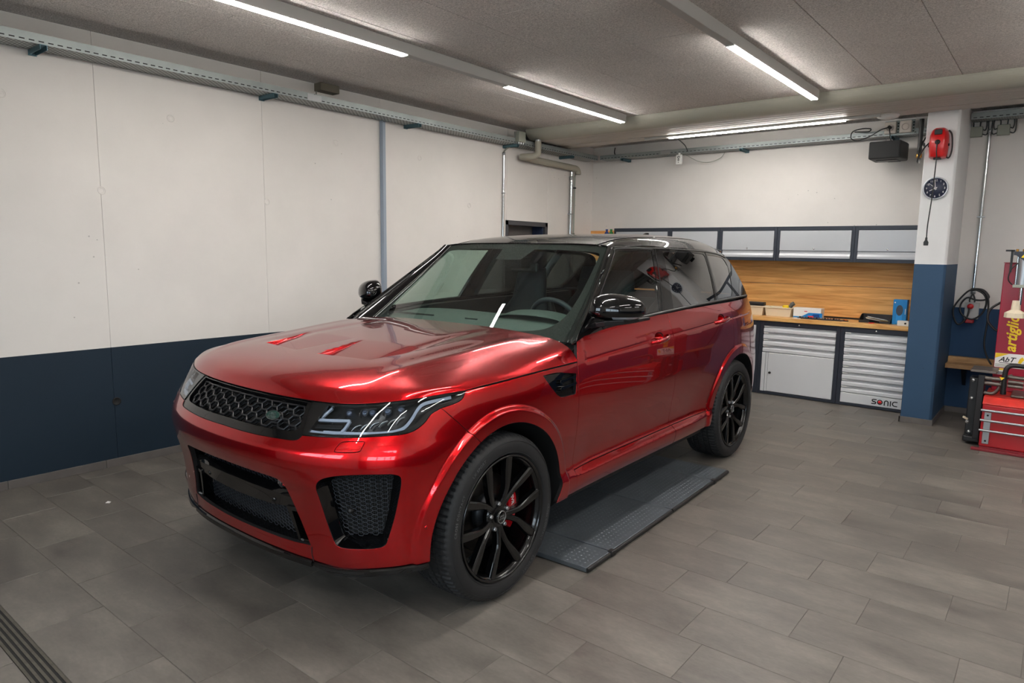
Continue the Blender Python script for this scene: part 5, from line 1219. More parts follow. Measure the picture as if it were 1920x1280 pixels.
def relief(x, y):
    ax = np.abs(x); o = np.zeros_like(ax)
    c = .655+.05*sstep(-.5, .6, y); o += .007*np.exp(-((ax-c)/.045)**2)*sstep(-.60, -.35, y)*(1-sstep(.35, .58, y))      # outer ridge
    c2 = .455-.05*sstep(-.4, .5, y); o += -.006*np.exp(-((ax-c2)/.05)**2)*sstep(-.40, -.15, y)*(1-sstep(.30, .58, y))     # valley beside the raised centre
    # two vents: floor drops at the front edge and runs out rearwards
    t = np.clip((y+.375-.02*np.clip((ax-.25)/.3, -1, 1))/.34, 0, 1); front = sstep(0, .012, y+.375-.06*np.clip((ax-.10)/.32, 0, 1)*.6)
    xi = .10-.06*t; xo = .41+.07*t
    w = sstep(xi-.004, xi+.004, ax)*(1-sstep(xo-.004, xo+.004, ax))
    o -= .026*front*(1-t)**1.15*w*(y < 0.)
    return o
HS, HT = 1.05, 1.35
def hood(s, t):
    s = np.asarray(s, float); t = np.asarray(t, float); s, t = np.broadcast_arrays(s, t)
    p = _hn(np.clip(np.abs(s)/HS, 0, 1.02), t/HT); p[..., 0] *= np.where(s < 0, -1, 1)
    p[..., 2] += relief(p[..., 0], p[..., 1]); return p
def hinv(x, y):
    """bonnet parameters of plan points"""
    x = np.atleast_1d(np.asarray(x, float)); y = np.atleast_1d(np.asarray(y, float)); q = np.stack([x*1.08, (y+.70)*1.0], -1); T = np.stack([x, y], -1)
    for _ in range(12):
        e = 1e-4; H = lambda a, b_: _hn(a/HS, b_/HT)[..., :2]
        B_ = H(q[:, 0], q[:, 1]); J1 = (H(q[:, 0]+e, q[:, 1])-B_)/e; J2 = (H(q[:, 0], q[:, 1]+e)-B_)/e; F0 = B_-T
        det = J1[:, 0]*J2[:, 1]-J2[:, 0]*J1[:, 1]
        q = q-np.stack([(J2[:, 1]*F0[:, 0]-J2[:, 0]*F0[:, 1])/det, (J1[:, 0]*F0[:, 1]-J1[:, 1]*F0[:, 0])/det], -1)
    return q
vx = []; vy = []
for k in range(31):
    t = k/30
    for dx in (-.0045, -.0015, .0015, .0045):
        for xx in (.10-.06*t, .41+.07*t): vx.append(xx+dx); vy.append(-.375+.34*t)
for k in range(36):
    xx = .10+.31*k/35
    for dy in (-.001, .004, .008, .0125): vx.append(xx); vy.append(-.375+.036*np.clip((xx-.10)/.32, 0, 1)+dy)
_q = hinv(vx, vy); ln_ = [(a, b_) for a, b_ in _q]+[(-a, b_) for a, b_ in _q]
ho = [(-HS, .004), (HS, .004), (HS, HT-.004), (-HS, HT-.004)]
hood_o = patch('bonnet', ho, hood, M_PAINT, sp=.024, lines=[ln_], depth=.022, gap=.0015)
for sx in (1, -1):
    mb = MB()
    _v = hinv(.105+.305*np.arange(13)/12, -.3735+.035*np.arange(13)/12); P = hood(sx*_v[:, 0], _v[:, 1])
    mb.tube([tuple(p_-np.array([0, -.006, .006])) for p_ in P], .0035, 5); mb.build('vent_slot', M_MATTB, hood_o)
# ---- wings, doors, quarters, sills
SHUT = yz([(-.228, 1.028), (-.10, 1.0285), (.05, 1.0335), (.20, 1.040), (.40, 1.0475), (.590, 1.0525)])
DG = [(2.147, 1.0525), (2.145, .94), (2.150, .80), (2.160, .66), (2.166, .56), (2.167, .4685)]
_b0 = math.degrees(math.atan2(.80-FA[1], -.195)); ARF2 = yz(circ(FA, .459, _b0, 8, 22)+[(.448, .43), (.405, .346)])
VENT = crv([(1.852, 1.022), (1.93, 1.024), (1.994, 1.020), (2.03, 1.013), (2.128, .998)], 3)+[(2.124, .94), (2.117, .893)]+[(1.985, .897)]+[(1.95, .915), (1.90, .962)]
fend = SHUT+DG[1:]+[(2.172, .345)]+ARF2[::-1]+[B_SHUT[1], (1.171, .974)]+HL_TAIL[1:-1]
crl = lambda a, b_: [(float(uy(y_)), float(ZC(y_))+dz) for y_ in np.arange(a, b_, .011) for dz in (-.010, -.006, -.003, 0, .003, .006, .010)]
zl = lambda a, b_, zs: [(u_, z_) for z_ in zs for u_ in np.arange(a, b_, .03)]
SIDE_Z = (.41, .43, .445, .46, .48, .50, .75, .80)
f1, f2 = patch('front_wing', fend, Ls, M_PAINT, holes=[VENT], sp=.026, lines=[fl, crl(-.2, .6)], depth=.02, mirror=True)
for f_, s in ((f1, 1), (f2, -1)):
    F_ = (lambda P: P) if s > 0 else mir
    v = backing('wing_vent', F_(VENT), .028, M_MATTB, f_)
    patch('vent_blade', F_([(1.856, 1.020), (1.995, 1.019), (2.035, 1.010), (1.985, .985), (1.92, .99), (1.945, .918), (1.905, .958)]), Lo(.004), M_GLOSSB, f_, sp=.02, depth=.02, gap=0)
    patch('vent_blade', F_([(1.985, .900), (2.117, .896), (2.112, .905), (2.060, .945), (2.02, .955), (1.985, .985), (1.93, .985), (1.952, .915)]), Lo(.012), M_GLOSSB, f_, sp=.02, depth=.015, gap=0)
    for z0, z1 in ((.982, .990), (.948, .955)):
        patch('vent_fin', F_([(1.985, z0), (2.124, z1), (2.124, z1-.010), (1.975, z0-.016)]), Lo(-.002), M_GLOSSB, f_, sp=.02, depth=.015, gap=0)
# doors
BG = [(3.292, 1.232), (3.303, 1.10), (3.311, .98), (3.318, .87), (3.344, .73), (3.366, .60), (3.377, .4685)]
BELT1 = [(2.195, 1.172), (2.6, 1.204), (3.11, 1.229), (3.292, 1.232)]
HCUP = lambda uc, zc: [(uc+.062*math.cos(R(a)), zc+.036*math.sin(R(a))) for a in range(0, 360, 15)]
hc1, hc2 = (3.105, 1.092), (4.125, 1.140)
door1 = [(2.150, 1.0525), (2.165, 1.11), (2.195, 1.172)]+crv(BELT1, 4)[1:]+BG[1:]+[(2.167, .4685)]+DG[1:-1][::-1]
d1_, d2_ = patch('front_door', door1, Ls, M_PAINT, holes=[HCUP(*hc1)], sp=.028, lines=[crl(.6, 1.8), zl(2.2, 3.4, SIDE_Z)], depth=.02, mirror=True)
CG = [(4.365, 1.252), (4.345, 1.17), (4.340, 1.10), (4.352, .98), (4.372, .91)]
_c0 = math.degrees(math.atan2(.91-RA[1], 2.806-2.923)); ARR = yz(circ(RA, .540, 102.5, 167, 12))
door2 = BG[::-1][0:0]+[(3.292, 1.232), (3.56, 1.240), (4.0, 1.249), (4.365, 1.253)]+CG[1:]+ARR[1:]+[(float(uy(2.405)), .4685)]+BG[::-1][:-1]
e1_, e2_ = patch('rear_door', door2, Ls, M_PAINT, holes=[HCUP(*hc2)], sp=.028, lines=[crl(1.7, 2.9), zl(3.3, 4.1, SIDE_Z), fl], depth=.02, mirror=True)
for (dd, hc) in (((d1_, d2_), hc1), ((e1_, e2_), hc2)):
    for o_, s in zip(dd, (1, -1)):
        pc = resample(HCUP(*hc), .02); rr = lambda u_, z_: np.clip(1-((np.abs(u_)-hc[0])/.065)**2-((z_-hc[1])/.039)**2, 0, 1)
        def cup(u_, z_):
            p_ = Ls(u_, z_); p_[..., 0] -= np.where(np.asarray(u_) < 0, -1, 1)*(.004+.030*rr(np.asarray(u_), np.asarray(z_))**.6); return p_
        patch('handle_cup', [(s*a, b_) for a, b_ in (pc if s > 0 else pc[::-1])], cup, M_PAINT, o_, sp=.014, depth=0, gap=-.003)
        vs = []; n_ = 13
        sl = (ZC(hc[0]-float(uy(0))+.0)-0) if False else .05
        for k in range(n_):
            t = -1+2*k/(n_-1); u_ = hc[0]+.125*t+.01; z_ = hc[1]-.008+.012*t; q = Ls(np.array(s*u_), np.array(z_)); lift = .038*(1-abs(t)**3.2)+.002
            w = .0155*(1-.35*abs(t)**3)
            for dz, dx in ((w, .0), (w*.8, .010), (0, .0135), (-w*.8, .010), (-w, .0)): vs.append((q[0]+s*(lift-.010+dx), q[1], q[2]+dz))
        fs = [(k*5+j, k*5+(j+1) % 5, k*5+5+(j+1) % 5, k*5+5+j) for k in range(n_-1) for j in range(5)]+[(0, 1, 2, 3, 4), tuple(range(5*n_-5, 5*n_))]
        MB().add(vs, fs, True).build('door_handle', M_PAINT, o_)
# quarter panel with the rear arch
ARRI = yz(circ(RA, .459, -8, 172, 26)[::-1])
quar = [(4.365, 1.254), (4.70, 1.260), (5.05, 1.262), (5.20, 1.258)]+[(5.21, 1.10), (5.20, .95), (5.17, .80)]+[(5.10, .62), (5.0, .45), (float(uy(3.372)), .33)]+yz(circ(RA, .459, -6, 168, 26))+[(float(uy(2.462)), .4695), (float(uy(2.409)), .4695)]+ARR[::-1][:-1]+CG[::-1][:-1]
patch('rear_quarter', quar, Ls, M_PAINT, sp=.028, lines=[fl, crl(2.8, 3.4)], depth=.02, mirror=True)
# sills
for y0, y1 in ((.612, 1.838), (1.842, 2.448)):
    sl_ = [(float(uy(y0)), .346), (float(uy(y1)), .346 if y1 < 2 else .350), (float(uy(y1+(.012 if y1 > 2 else 0))), .468), (float(uy(y0)), .4685)]
    patch('sill_panel', sl_, Ls, M_PAINT, sp=.026, lines=[zl(2.1, 4.1, (.36, .38, .40, .415, .43, .44, .45))], depth=.03, mirror=True)
# rear end
RB = [(4.95, .335), (UEND, .335), (2*UEND-4.95, .335), (2*UEND-5.0, .45), (2*UEND-5.10, .62), (2*UEND-5.168, .79), (UEND, .79), (5.168, .79), (5.10, .62), (5.0, .45)]
def Lr(u_, z_):
    u_ = np.asarray(u_, float); f = u_ > UEND; p_ = L(np.where(f, 2*UEND-u_, u_), z_); p_[..., 0] *= np.where(f, -1, 1); return p_
patch('rear_bumper', RB, Lr, M_PAINT, sp=.04, depth=.02)
patch('tailgate', [(5.42, .795), (2*UEND-5.42, .795), (2*UEND-5.42, 1.255), (5.42, 1.255)], Lr, M_PAINT, sp=.04, depth=.02)
for a, b_ in ((5.17, 5.418), (2*UEND-5.418, 2*UEND-5.17)):
    patch('rear_corner', [(a, .795), (b_, .795), (b_, .955), (a, .955)], Lr, M_PAINT, sp=.03, depth=.02)
    patch('rear_corner', [(a, 1.155), (b_, 1.155), (b_, 1.257), (a, 1.257)], Lr, M_PAINT, sp=.03, depth=.02)
    patch('tail_lamp', [(a, .958), (b_, .958), (b_, 1.152), (a, 1.152)], Lr, M_TAIL, sp=.03, depth=.03, edge=M_GLOSSB)
# ---- upper body: black pillars and frames with flush glass (parameters y, z)
def Go(k):
    def f(y, z):
        p = G(y, z); p[..., 0] -= k; return p
    return f
SIDE_F = [(.60, 1.150), (.72, 1.178), (1.15, 1.206), (1.75, 1.232), (2.4, 1.249), (2.9, 1.256), (3.52, 1.260), (3.55, 1.30)]+crv([(3.55, 1.30), (3.50, 1.42), (3.42, 1.53), (3.36, 1.580), (3.25, 1.612), (3.05, 1.634), (2.75, 1.650), (2.3, 1.659), (1.90, 1.664), (1.55, 1.668), (1.40, 1.664), (1.33, 1.648)])[1:]+crv([(1.33, 1.648), (1.16, 1.525), (.96, 1.385), (.78, 1.262), (.66, 1.180), (.60, 1.150)])[1:-1]
W1 = crv([(.80, 1.205), (.87, 1.262), (1.02, 1.377), (1.18, 1.495), (1.33, 1.602), (1.362, 1.624), (1.40, 1.633)], 4)+[(1.855, 1.634), (1.80, 1.53), (1.735, 1.40), (1.668, 1.252), (1.30, 1.236), (1.0, 1.220)]
W2 = [(2.015, 1.632)]+crv([(2.015, 1.632), (2.4, 1.631), (2.72, 1.621), (2.775, 1.610), (2.785, 1.590)], 4)[1:]+[(2.735, 1.46), (2.685, 1.35), (2.645, 1.272), (2.2, 1.262), (1.875, 1.254), (1.92, 1.38), (1.97, 1.52)]
W3 = [(2.85, 1.610)]+crv([(2.85, 1.610), (3.05, 1.603), (3.20, 1.590), (3.25, 1.565), (3.27, 1.515)], 4)[1:]+[(3.20, 1.42), (3.11, 1.320), (3.05, 1.285), (2.72, 1.277), (2.77, 1.40), (2.815, 1.52)]
fr1, fr2 = patch('window_surround', SIDE_F, Go(0), M_GLOSSB, holes=[W1, W2, W3], sp=.04, depth=.02, gap=0., hgap=0., mirror=True)
for nm, W, m in (('front_side_window', W1, M_SIDEG), ('rear_side_window', W2, M_PRIV), ('quarter_window', W3, M_PRIV)):
    patch(nm, W, Go(.0035), m, sp=.06, depth=0, gap=.001, mirror=True)
mb = MB()
def line_G(name, pts, r, m, k=-.001, flat=1.):
    C_ = crv(pts, 6)
    for s in (1, -1):
        MB().tube([(s*(float(Gx(np.array(y_), np.array(z_)))-k), y_, z_) for y_, z_ in C_], r, 6).build(name, m, CAR)
line_G('waist_strip', [(.93, 1.205), (1.30, 1.222), (1.75, 1.240), (2.4, 1.257), (2.9, 1.264), (3.50, 1.268)], .011, M_SATINB)
line_G('drip_rail', [(1.36, 1.652), (1.55, 1.655), (1.95, 1.652), (2.4, 1.647), (2.8, 1.636), (3.1, 1.618), (3.30, 1.590)], .004, M_SATINB)
line_G('window_seal', [(.83, 1.243), (1.02, 1.392), (1.18, 1.508), (1.33, 1.613), (1.40, 1.645), (1.87, 1.646)], .0035, M_SATINB)
line_G('door_seam', [(1.70, 1.24), (1.80, 1.43), (1.885, 1.60), (1.915, 1.652)], .003, M_MATTB)
line_G('door_seam', [(2.66, 1.262), (2.71, 1.36), (2.77, 1.50), (2.815, 1.61), (2.82, 1.635)], .003, M_MATTB)
# windscreen
WN = [[(0, .575, 1.150), (.30, .585, 1.149), (.58, .625, 1.144), (.80, .690, 1.136)],
      [(0, .82, 1.325), (.29, .828, 1.323), (.555, .862, 1.316), (.765, .918, 1.303)],
      [(0, 1.085, 1.502), (.275, 1.090, 1.500), (.53, 1.110, 1.492), (.715, 1.140, 1.476)],
      [(0, 1.365, 1.672), (.26, 1.367, 1.671), (.49, 1.368, 1.666), (.662, 1.355, 1.655)]]
_wn2 = loft(WN)
def wsf(s, t, k=0.):
    s = np.asarray(s, float); t = np.asarray(t, float); s, t = np.broadcast_arrays(s, t)
    def P(s, t):
        p = _wn2(np.clip(np.abs(s)/.75, 0, 1.05), t/.95); p[..., 0] *= np.where(s < 0, -1, 1); return p
    p = P(s, t)
    if k:
        e = 2e-3; n = np.cross(P(s+e, t)-P(s-e, t), P(s, t+e)-P(s, t-e)); n /= np.linalg.norm(n, axis=-1, keepdims=True); p = p-n*k
    return p
WO = [(-.75, .0), (.75, .0), (.75, .95), (-.75, .95)]
patch('windscreen', WO, lambda s, t: wsf(s, t), M_WS, sp=.06, depth=.005, gap=.001, edge=M_GLOSSB)
WI = crv([(0, .048), (.30, .052), (.48, .068), (.60, .115), (.665, .22), (.688, .38), (.697, .60), (.702, .84)])+crv([(.700, .84), (.69, .875), (.60, .885), (.20, .888)])[1:]+[(.13, .886), (.115, .83), (.10, .76), (0, .755)]
wi = WI+mir(WI)[1:-1]
patch('windscreen_border', WO, lambda s, t: wsf(s, t, .006), M_MATTB, holes=[wi], sp=.05, depth=0, gap=.001)
for s in (1, -1):    # pillar between windscreen and side frame
    vs = []
    ts = np.linspace(0, 1, 14)
    for t in ts:
        w_ = wsf(np.array(s*.752), np.array(.95*t)); z_ = w_[2]
        zz = [1.150, 1.262, 1.385, 1.525, 1.648]; yy_ = np.interp(z_+.004, zz, [.60, .78, .96, 1.16, 1.33]); q = G(np.array(yy_), np.array(min(z_+.004, 1.66))); q[0] *= s
        m_ = (w_+q)/2; d = np.array([s*.5, -.35, .5]); d /= np.linalg.norm(d)
        vs += [tuple(w_+np.array([0, 0, -.004])), tuple(w_+d*.003), tuple(m_+d*.006), tuple(q+d*.003), tuple(q+np.array([-s*.004, 0, 0]))]
    fs = [(i*5+j, i*5+j+1, i*5+6+j, i*5+5+j) for i in range(13) for j in range(4)]
    MB().add(vs, fs, True).build('windscreen_pillar', M_GLOSSB, CAR)
# roof
RN = [[(0, 1.368, 1.676), (.28, 1.370, 1.675), (.50, 1.371, 1.672), (.60, 1.366, 1.668), (.672, 1.355, 1.660), (.703, 1.35, 1.645)],
      [(0, 1.55, 1.714), (.28, 1.55, 1.713), (.50, 1.55, 1.707), (.60, 1.55, 1.700), (.675, 1.55, 1.682), (.708, 1.55, 1.662)],
      [(0, 2.0, 1.755), (.28, 2.0, 1.752), (.50, 2.0, 1.742), (.60, 2.0, 1.727), (.672, 2.0, 1.700), (.706, 2.0, 1.664)],
      [(0, 2.5, 1.766), (.28, 2.5, 1.763), (.49, 2.5, 1.750), (.58, 2.5, 1.733), (.652, 2.5, 1.698), (.693, 2.5, 1.656)],
      [(0, 3.0, 1.757), (.27, 3.0, 1.753), (.47, 3.0, 1.738), (.55, 3.0, 1.719), (.618, 3.0, 1.680), (.662, 3.0, 1.638)],
      [(0, 3.40, 1.728), (.25, 3.40, 1.723), (.43, 3.395, 1.695), (.51, 3.385, 1.678), (.57, 3.37, 1.645), (.618, 3.35, 1.590)],
      [(0, 3.74, 1.672), (.22, 3.74, 1.668), (.40, 3.72, 1.652), (.47, 3.69, 1.632), (.535, 3.63, 1.590), (.585, 3.55, 1.515)]]
_rn = loft(RN, [0, .36, .66, .80, .92, 1.0], [0, .08, .27, .48, .69, .86, 1.0])
def roof(s, t):
    s = np.asarray(s, float); t = np.asarray(t, float); s, t = np.broadcast_arrays(s, t)
    p = _rn(np.clip(np.abs(s)/.80, 0, 1), np.clip(t/2.4, 0, 1)); p[..., 0] *= np.where(s < 0, -1, 1); return p
patch('roof', [(-.622, .004), (.622, .004), (.622, 2.396), (-.622, 2.396)], roof, M_GLOSSB, sp=.05, depth=.01, gap=.001)
for a, b_ in ((.648, .7985), (-.7985, -.648)): patch('roof_side', [(a, .004), (b_, .004), (b_, 2.396), (a, 2.396)], roof, M_GLOSSB, sp=.03, depth=.01, gap=.001)
for s in (1, -1): 
    def gro(q, t): p = roof(q, t); p[..., 2] -= .006; return p
    a, b_ = (.615, .655) if s > 0 else (-.655, -.615); patch('roof_channel', [(a, .004), (b_, .004), (b_, 2.396), (a, 2.396)], gro, M_SATINB, sp=.04, depth=0, gap=.0)
MB().prism([(3.02, 1.752), (3.16, 1.796), (3.185, 1.796), (3.19, 1.746)], -.014, .014, 'yz').build('roof_fin', M_GLOSSB, CAR, bevel=.005)
# rear screen and its corners
QN = [[(0, 3.80, 1.650), (.30, 3.785, 1.645), (.50, 3.70, 1.615), (.60, 3.50, 1.520)], [(0, 3.88, 1.47), (.34, 3.855, 1.47), (.59, 3.74, 1.46), (.70, 3.53, 1.43)], [(0, 3.90, 1.262), (.38, 3.875, 1.262), (.66, 3.755, 1.262), (.790, 3.54, 1.262)]]
_qn = loft(QN)
def rsf(s, t):
    s = np.asarray(s, float); t = np.asarray(t, float); s, t = np.broadcast_arrays(s, t)
    p = _qn(np.clip(np.abs(s)/.8, 0, 1), 1-t/.42); p[..., 0] *= np.where(s < 0, -1, 1); return p
def rsf2(s, t): return rsf(-np.asarray(s, float), t)
patch('rear_screen', [(-.8, .0), (.8, .0), (.8, .42), (-.8, .42)], rsf2, M_GLOSSB, sp=.05, depth=.01, gap=.001)
MB().prism([(3.66, 1.674), (3.86, 1.652), (3.86, 1.636), (3.70, 1.628)], -.42, .42, 'yz').build('roof_spoiler', M_GLOSSB, CAR, bevel=.006)
# ---- door mirrors
def sup(v, e): return math.copysign(abs(v)**e, v)
for s in (1, -1):
    g = part('door_mirror', None, CAR)
    mb = MB(); n1, n2 = 26, 16; vs = []; cx, cy, cz = 1.015, .905, 1.305
    for i in range(n2+1):
        ph = -math.pi/2+math.pi*i/n2
        for j in range(n1):
            th = 2*math.pi*j/n1; x = sup(math.cos(ph), .75)*sup(math.cos(th), .8); y_ = sup(math.cos(ph), .75)*sup(math.sin(th), .8); z = sup(math.sin(ph), .8)
            yy_ = y_*(.125 if y_ < 0 else .055); zz = z*(.092 if z > 0 else .050)*(1-.16*x*(1 if z > 0 else .2)); xx = x*.128
            vs.append((s*(cx+xx+.0*z), cy+yy_+.45*xx*(1 if True else 0), cz+zz))
    fs = [(i*n1+j, i*n1+(j+1) % n1, (i+1)*n1+(j+1) % n1, (i+1)*n1+j) for i in range(n2) for j in range(n1)]
    mb.add(vs, fs, True).build('mirror_shell', M_GLOSSB, g)
    vs = []; L2 = [(1.110, .985, 1.258, .016), (1.08, .87, 1.254, .030), (1.0, .805, 1.246, .036), (.95, .80, 1.236, .034), (.895, .82, 1.222, .024)]
    for x, y_, z, h in L2: vs += [(s*x, y_-.02, z-h*.5), (s*x, y_-.026, z+h*.3), (s*x, y_+.0, z+h*.5), (s*x, y_+.11, z+h*.5), (s*x, y_+.11, z-h*.5)]
    fs = [(i*5+j, i*5+(j+1) % 5, i*5+5+(j+1) % 5, i*5+5+j) for i in range(4) for j in range(5)]+[(0, 1, 2, 3, 4), (20, 21, 22, 23, 24)]
    MB().add(vs, fs).build('mirror_foot', M_SATINB, g, bevel=.004)
    def shell(th, z, k=1.):
        zn = -(cz-z)/.050; sp_ = -abs(zn)**1.25; ct = math.sqrt(1-sp_**2)**.75; x = ct*sup(math.cos(th), .8); y_ = ct*sup(math.sin(th), .8); xx = x*.128
        return (s*(cx+xx*k), cy+(y_*.125 if y_ < 0 else y_*.055)*k+.45*xx, z)
    rows = [[shell(R(a), z, 1.02) for a in np.linspace(-84, -4, 14)] for z in (1.262, 1.269, 1.279)]
    vs = [p for r_ in rows for p in r_]; fs = [(i*14+k, i*14+k+1, i*14+15+k, i*14+14+k) for i in range(2) for k in range(13)]
    MB().add(vs, fs, True).build('indicator', mat('indicator_clear', (200, 206, 214), .1, .3, coat=1.), g)
    gm = MB(); nn = 24
    gm.add([(s*(cx+.100*sup(math.cos(2*math.pi*k/nn), .7)), cy+.040+.45*.100*sup(math.cos(2*math.pi*k/nn), .7), cz+.014+.050*sup(math.sin(2*math.pi*k/nn), .7)) for k in range(nn)], [tuple(range(nn))])
    gm.build('mirror_glass', M_CHROME, g)
    MB().prism([(.69, 1.19), (.90, 1.212), (.90, 1.285), (.83, 1.262)], s*.884, s*.905, 'yz').build('mirror_base', M_SATINB, g, bevel=.004)
# ---- wheels
def spoke_arm(a0, sgn):
    """one arm of a forked spoke in wheel coordinates; x outward"""
    pts = [(.048, a0+sgn*30, .032, -.042), (.085, a0+sgn*28, .029, -.034), (.132, a0+sgn*25.3, .029, -.026), (.158, a0+sgn*23, .033, -.023), (.215, a0+sgn*18, .042, -.018), (.286, a0+sgn*15, .046, -.014)]
    C_ = [(r*math.sin(R(a)), r*math.cos(R(a)), w, x) for r, a, w, x in pts]; vs = []
    for i, (h, v, w, x) in enumerate(C_):
        a = C_[max(i-1, 0)]; b_ = C_[min(i+1, len(C_)-1)]; d = np.array([b_[0]-a[0], b_[1]-a[1]]); d /= np.linalg.norm(d); n = np.array([-d[1], d[0]])
        for k, xx in ((-.5, x-.036), (-.5, x-.007), (-.30, x), (.30, x), (.5, x-.007), (.5, x-.036)): vs.append((xx, h+n[0]*w*k, v+n[1]*w*k))
    n_ = len(C_); fs = [(i*6+j, i*6+(j+1) % 6, i*6+6+(j+1) % 6, i*6+6+j) for i in range(n_-1) for j in range(6)]+[tuple(range(6)), tuple(range(6*n_-6, 6*n_))]
    return vs, fs
def make_wheel(front):
    g = part('wheel', None, CAR)
    RT = .392; N_ = 336
    prof = [(.294, -.030), (.300, -.012), (.318, -.001), (.345, .000), (.366, -.006), (.379, -.016)]
    tread = [(.3865, -.027, 1), (.3905, -.042, 1), (.3925, -.062, 1), (.3925, -.072, 0), (.386, -.074, 0), (.386, -.082, 0), (.393, -.084, 0), (.3932, -.110, 0), (.3932, -.112, 0), (.386, -.114, 0), (.386, -.124, 0), (.3934, -.126, 0), (.3934, -.158, 0), (.386, -.160, 0), (.386, -.170, 0), (.3932, -.172, 0), (.3930, -.198, 0), (.386, -.200, 0), (.386, -.209, 0), (.3925, -.211, 0), (.3925, -.222, 1), (.3905, -.242, 1), (.3865, -.257, 1)]
    back = [(.379, -.268), (.345, -.284), (.318, -.283), (.300, -.272), (.294, -.254)]
    full = [(r, x, 0) for r, x in prof]+tread+[(r, x, 0) for r, x in back]; vs = []; m = len(full)
    for k in range(N_):
        a = 2*math.pi*k/N_; c, s = math.cos(a), math.sin(a)
        for r, x, sh in full:
            rr = r-.008 if (sh and k % 4 == 0) else (r-.005 if (not sh and r > .392 and k % 4 == (0 if x > -.14 else 2)) else r); vs.append((x, rr*s, rr*c))
    fs = [(k*m+i, ((k+1) % N_)*m+i, ((k+1) % N_)*m+i+1, k*m+i+1) for k in range(N_) for i in range(m-1)]
    ty = MB().add(vs, fs, True).build('tyre', M_TYRE, g)
    i0, i1 = len(prof)-1, len(prof)+len(tread)
    for q, p in enumerate(ty.data.polygons): p.use_smooth = not (i0 < q % (m-1) < i1-1)
    def arc_text(s, size, ang, r0):
        mb = MB()
        vs_, f2 = text_mesh(s, size, .0004, spacing=1.15); w = max(v.x for v in vs_)
        mb.add([(.0004-abs(r0+v.y-.345)*.06+v.z*1.2, (r0+v.y)*math.sin(R(ang)+(v.x-w/2)/r0), (r0+v.y)*math.cos(R(ang)+(v.x-w/2)/r0)) for v in vs_], f2); mb.build('tyre_lettering', M_TYRETXT, ty)
    arc_text('CROSS CONTACT', .020, -72, .335); arc_text('LX SPORT', .020, -34, .335); arc_text('CROSS CONTACT', .020, 110, .335); arc_text('LX SPORT', .020, 148, .335)
    for r in (.309, .362): MB().lathe([(r-.0015, -.004 if r < .33 else -.0035), (r, -.0005 if r > .33 else -.002), (r+.0015, -.004)], (0, 0, 0), 'x', 96).build('sidewall_ring', M_TYRE, ty)
    MB().lathe([(.298, -.010), (.297, -.004), (.291, -.003), (.286, -.010), (.283, -.018), (.279, -.040), (.272, -.10), (.266, -.18), (.272, -.25), (.294, -.262)], (0, 0, 0), 'x', 96).build('rim_barrel', M_RIM, g)
    MB().lathe([(.283, -.014), (.280, -.017), (.268, -.030), (.268, -.045), (.284, -.050)], (0, 0, 0), 'x', 96).build('rim_flange', M_RIM, g)
    MB().lathe([(.0001, -.040), (.038, -.040), (.060, -.044), (.075, -.052), (.080, -.075), (.0001, -.075)], (0, 0, 0), 'x', 48).build('hub', M_RIM, g)
    for k in range(5):
        for sgn in (1, -1):
            vs, fs = spoke_arm(-6+72*k, sgn); MB().add(vs, fs).build('spoke', M_RIM, g, bevel=.0022)
        a = R(-4+72*k); y_, z_ = .062*math.sin(a), .062*math.cos(a)
        MB().lathe([(.0001, -.033), (.0085, -.034), (.0105, -.037), (.0105, -.052), (.0001, -.052)], (0, y_, z_), 'x', 6, False).build('lug_nut', M_STEEL2, g)
    MB().lathe([(.0001, -.0245), (.030, -.025), (.034, -.029), (.034, -.045), (.0001, -.045)], (0, 0, 0), 'x', 40).build('hub_cap', M_GLOSSB, g)
    MB().lathe([(.0265, -.0252), (.0272, -.0238), (.029, -.0238), (.0297, -.0256)], (0, 0, 0), 'x', 40).build('hub_cap_ring', M_STEEL2, g)
    mb = MB(); 
    for s_, y0 in (('LAND', -.0165), ('ROVER', -.0205)):
        dz = .001 if s_ == 'LAND' else -.0115
        add_text(mb, s_, .0125, lambda v: (-.0242+v.z, y0+v.x*1., dz+v.y), .0004)
    mb.build('hub_cap_lettering', M_STEEL2, g)
    MB().lathe([(.095, -.13), (.185, -.128), (.188, -.132), (.188, -.150), (.185, -.154), (.095, -.152)], (0, 0, 0), 'x', 64).build('brake_disc', M_DISC, g)
    MB().lathe([(.0001, -.09), (.09, -.095), (.095, -.13), (.095, -.152), (.0001, -.152)], (0, 0, 0), 'x', 40).build('disc_bell', M_DMETAL, g)
    return g
def caliper(g, a0, a1, s=1):
    mb = MB(); n = 12; vs = []
    for k in range(n+1):
        a = R(a0+(a1-a0)*k/n); c, sn = math.cos(a), math.sin(a); f = 1-.25*abs(2*k/n-1)**3
        for r, x in ((.125, -.120), (.135, -.092), (.190*f+.195*(1-f)*.8, -.088), (.202*f+.19*(1-f), -.105), (.205*f+.19*(1-f), -.175), (.125, -.175)): vs.append((x, r*sn, r*c))
    fs = [(k*6+j, k*6+(j+1) % 6, k*6+6+(j+1) % 6, k*6+6+j) for k in range(n) for j in range(6)]+[tuple(range(6)), tuple(range(6*n, 6*n+6))]
    mb.add(vs, fs, False).build('brake_caliper', M_CAL, g, bevel=.003)
    am = (a0+a1)/2; t_ = MB(); vs_, f2 = text_mesh('SVR', .028, .0004, offset=.0006); w = max(v.x for v in vs_); r0 = .152
    t_.add([(-.0875+v.z*1.2, (r0+v.y)*math.sin(R(am-14)+(v.x-w/2)/r0), (r0+v.y)*math.cos(R(am-14)+(v.x-w/2)/r0)) for v in vs_], f2); t_.build('caliper_lettering', M_WHITE, g)
w0 = make_wheel(True)
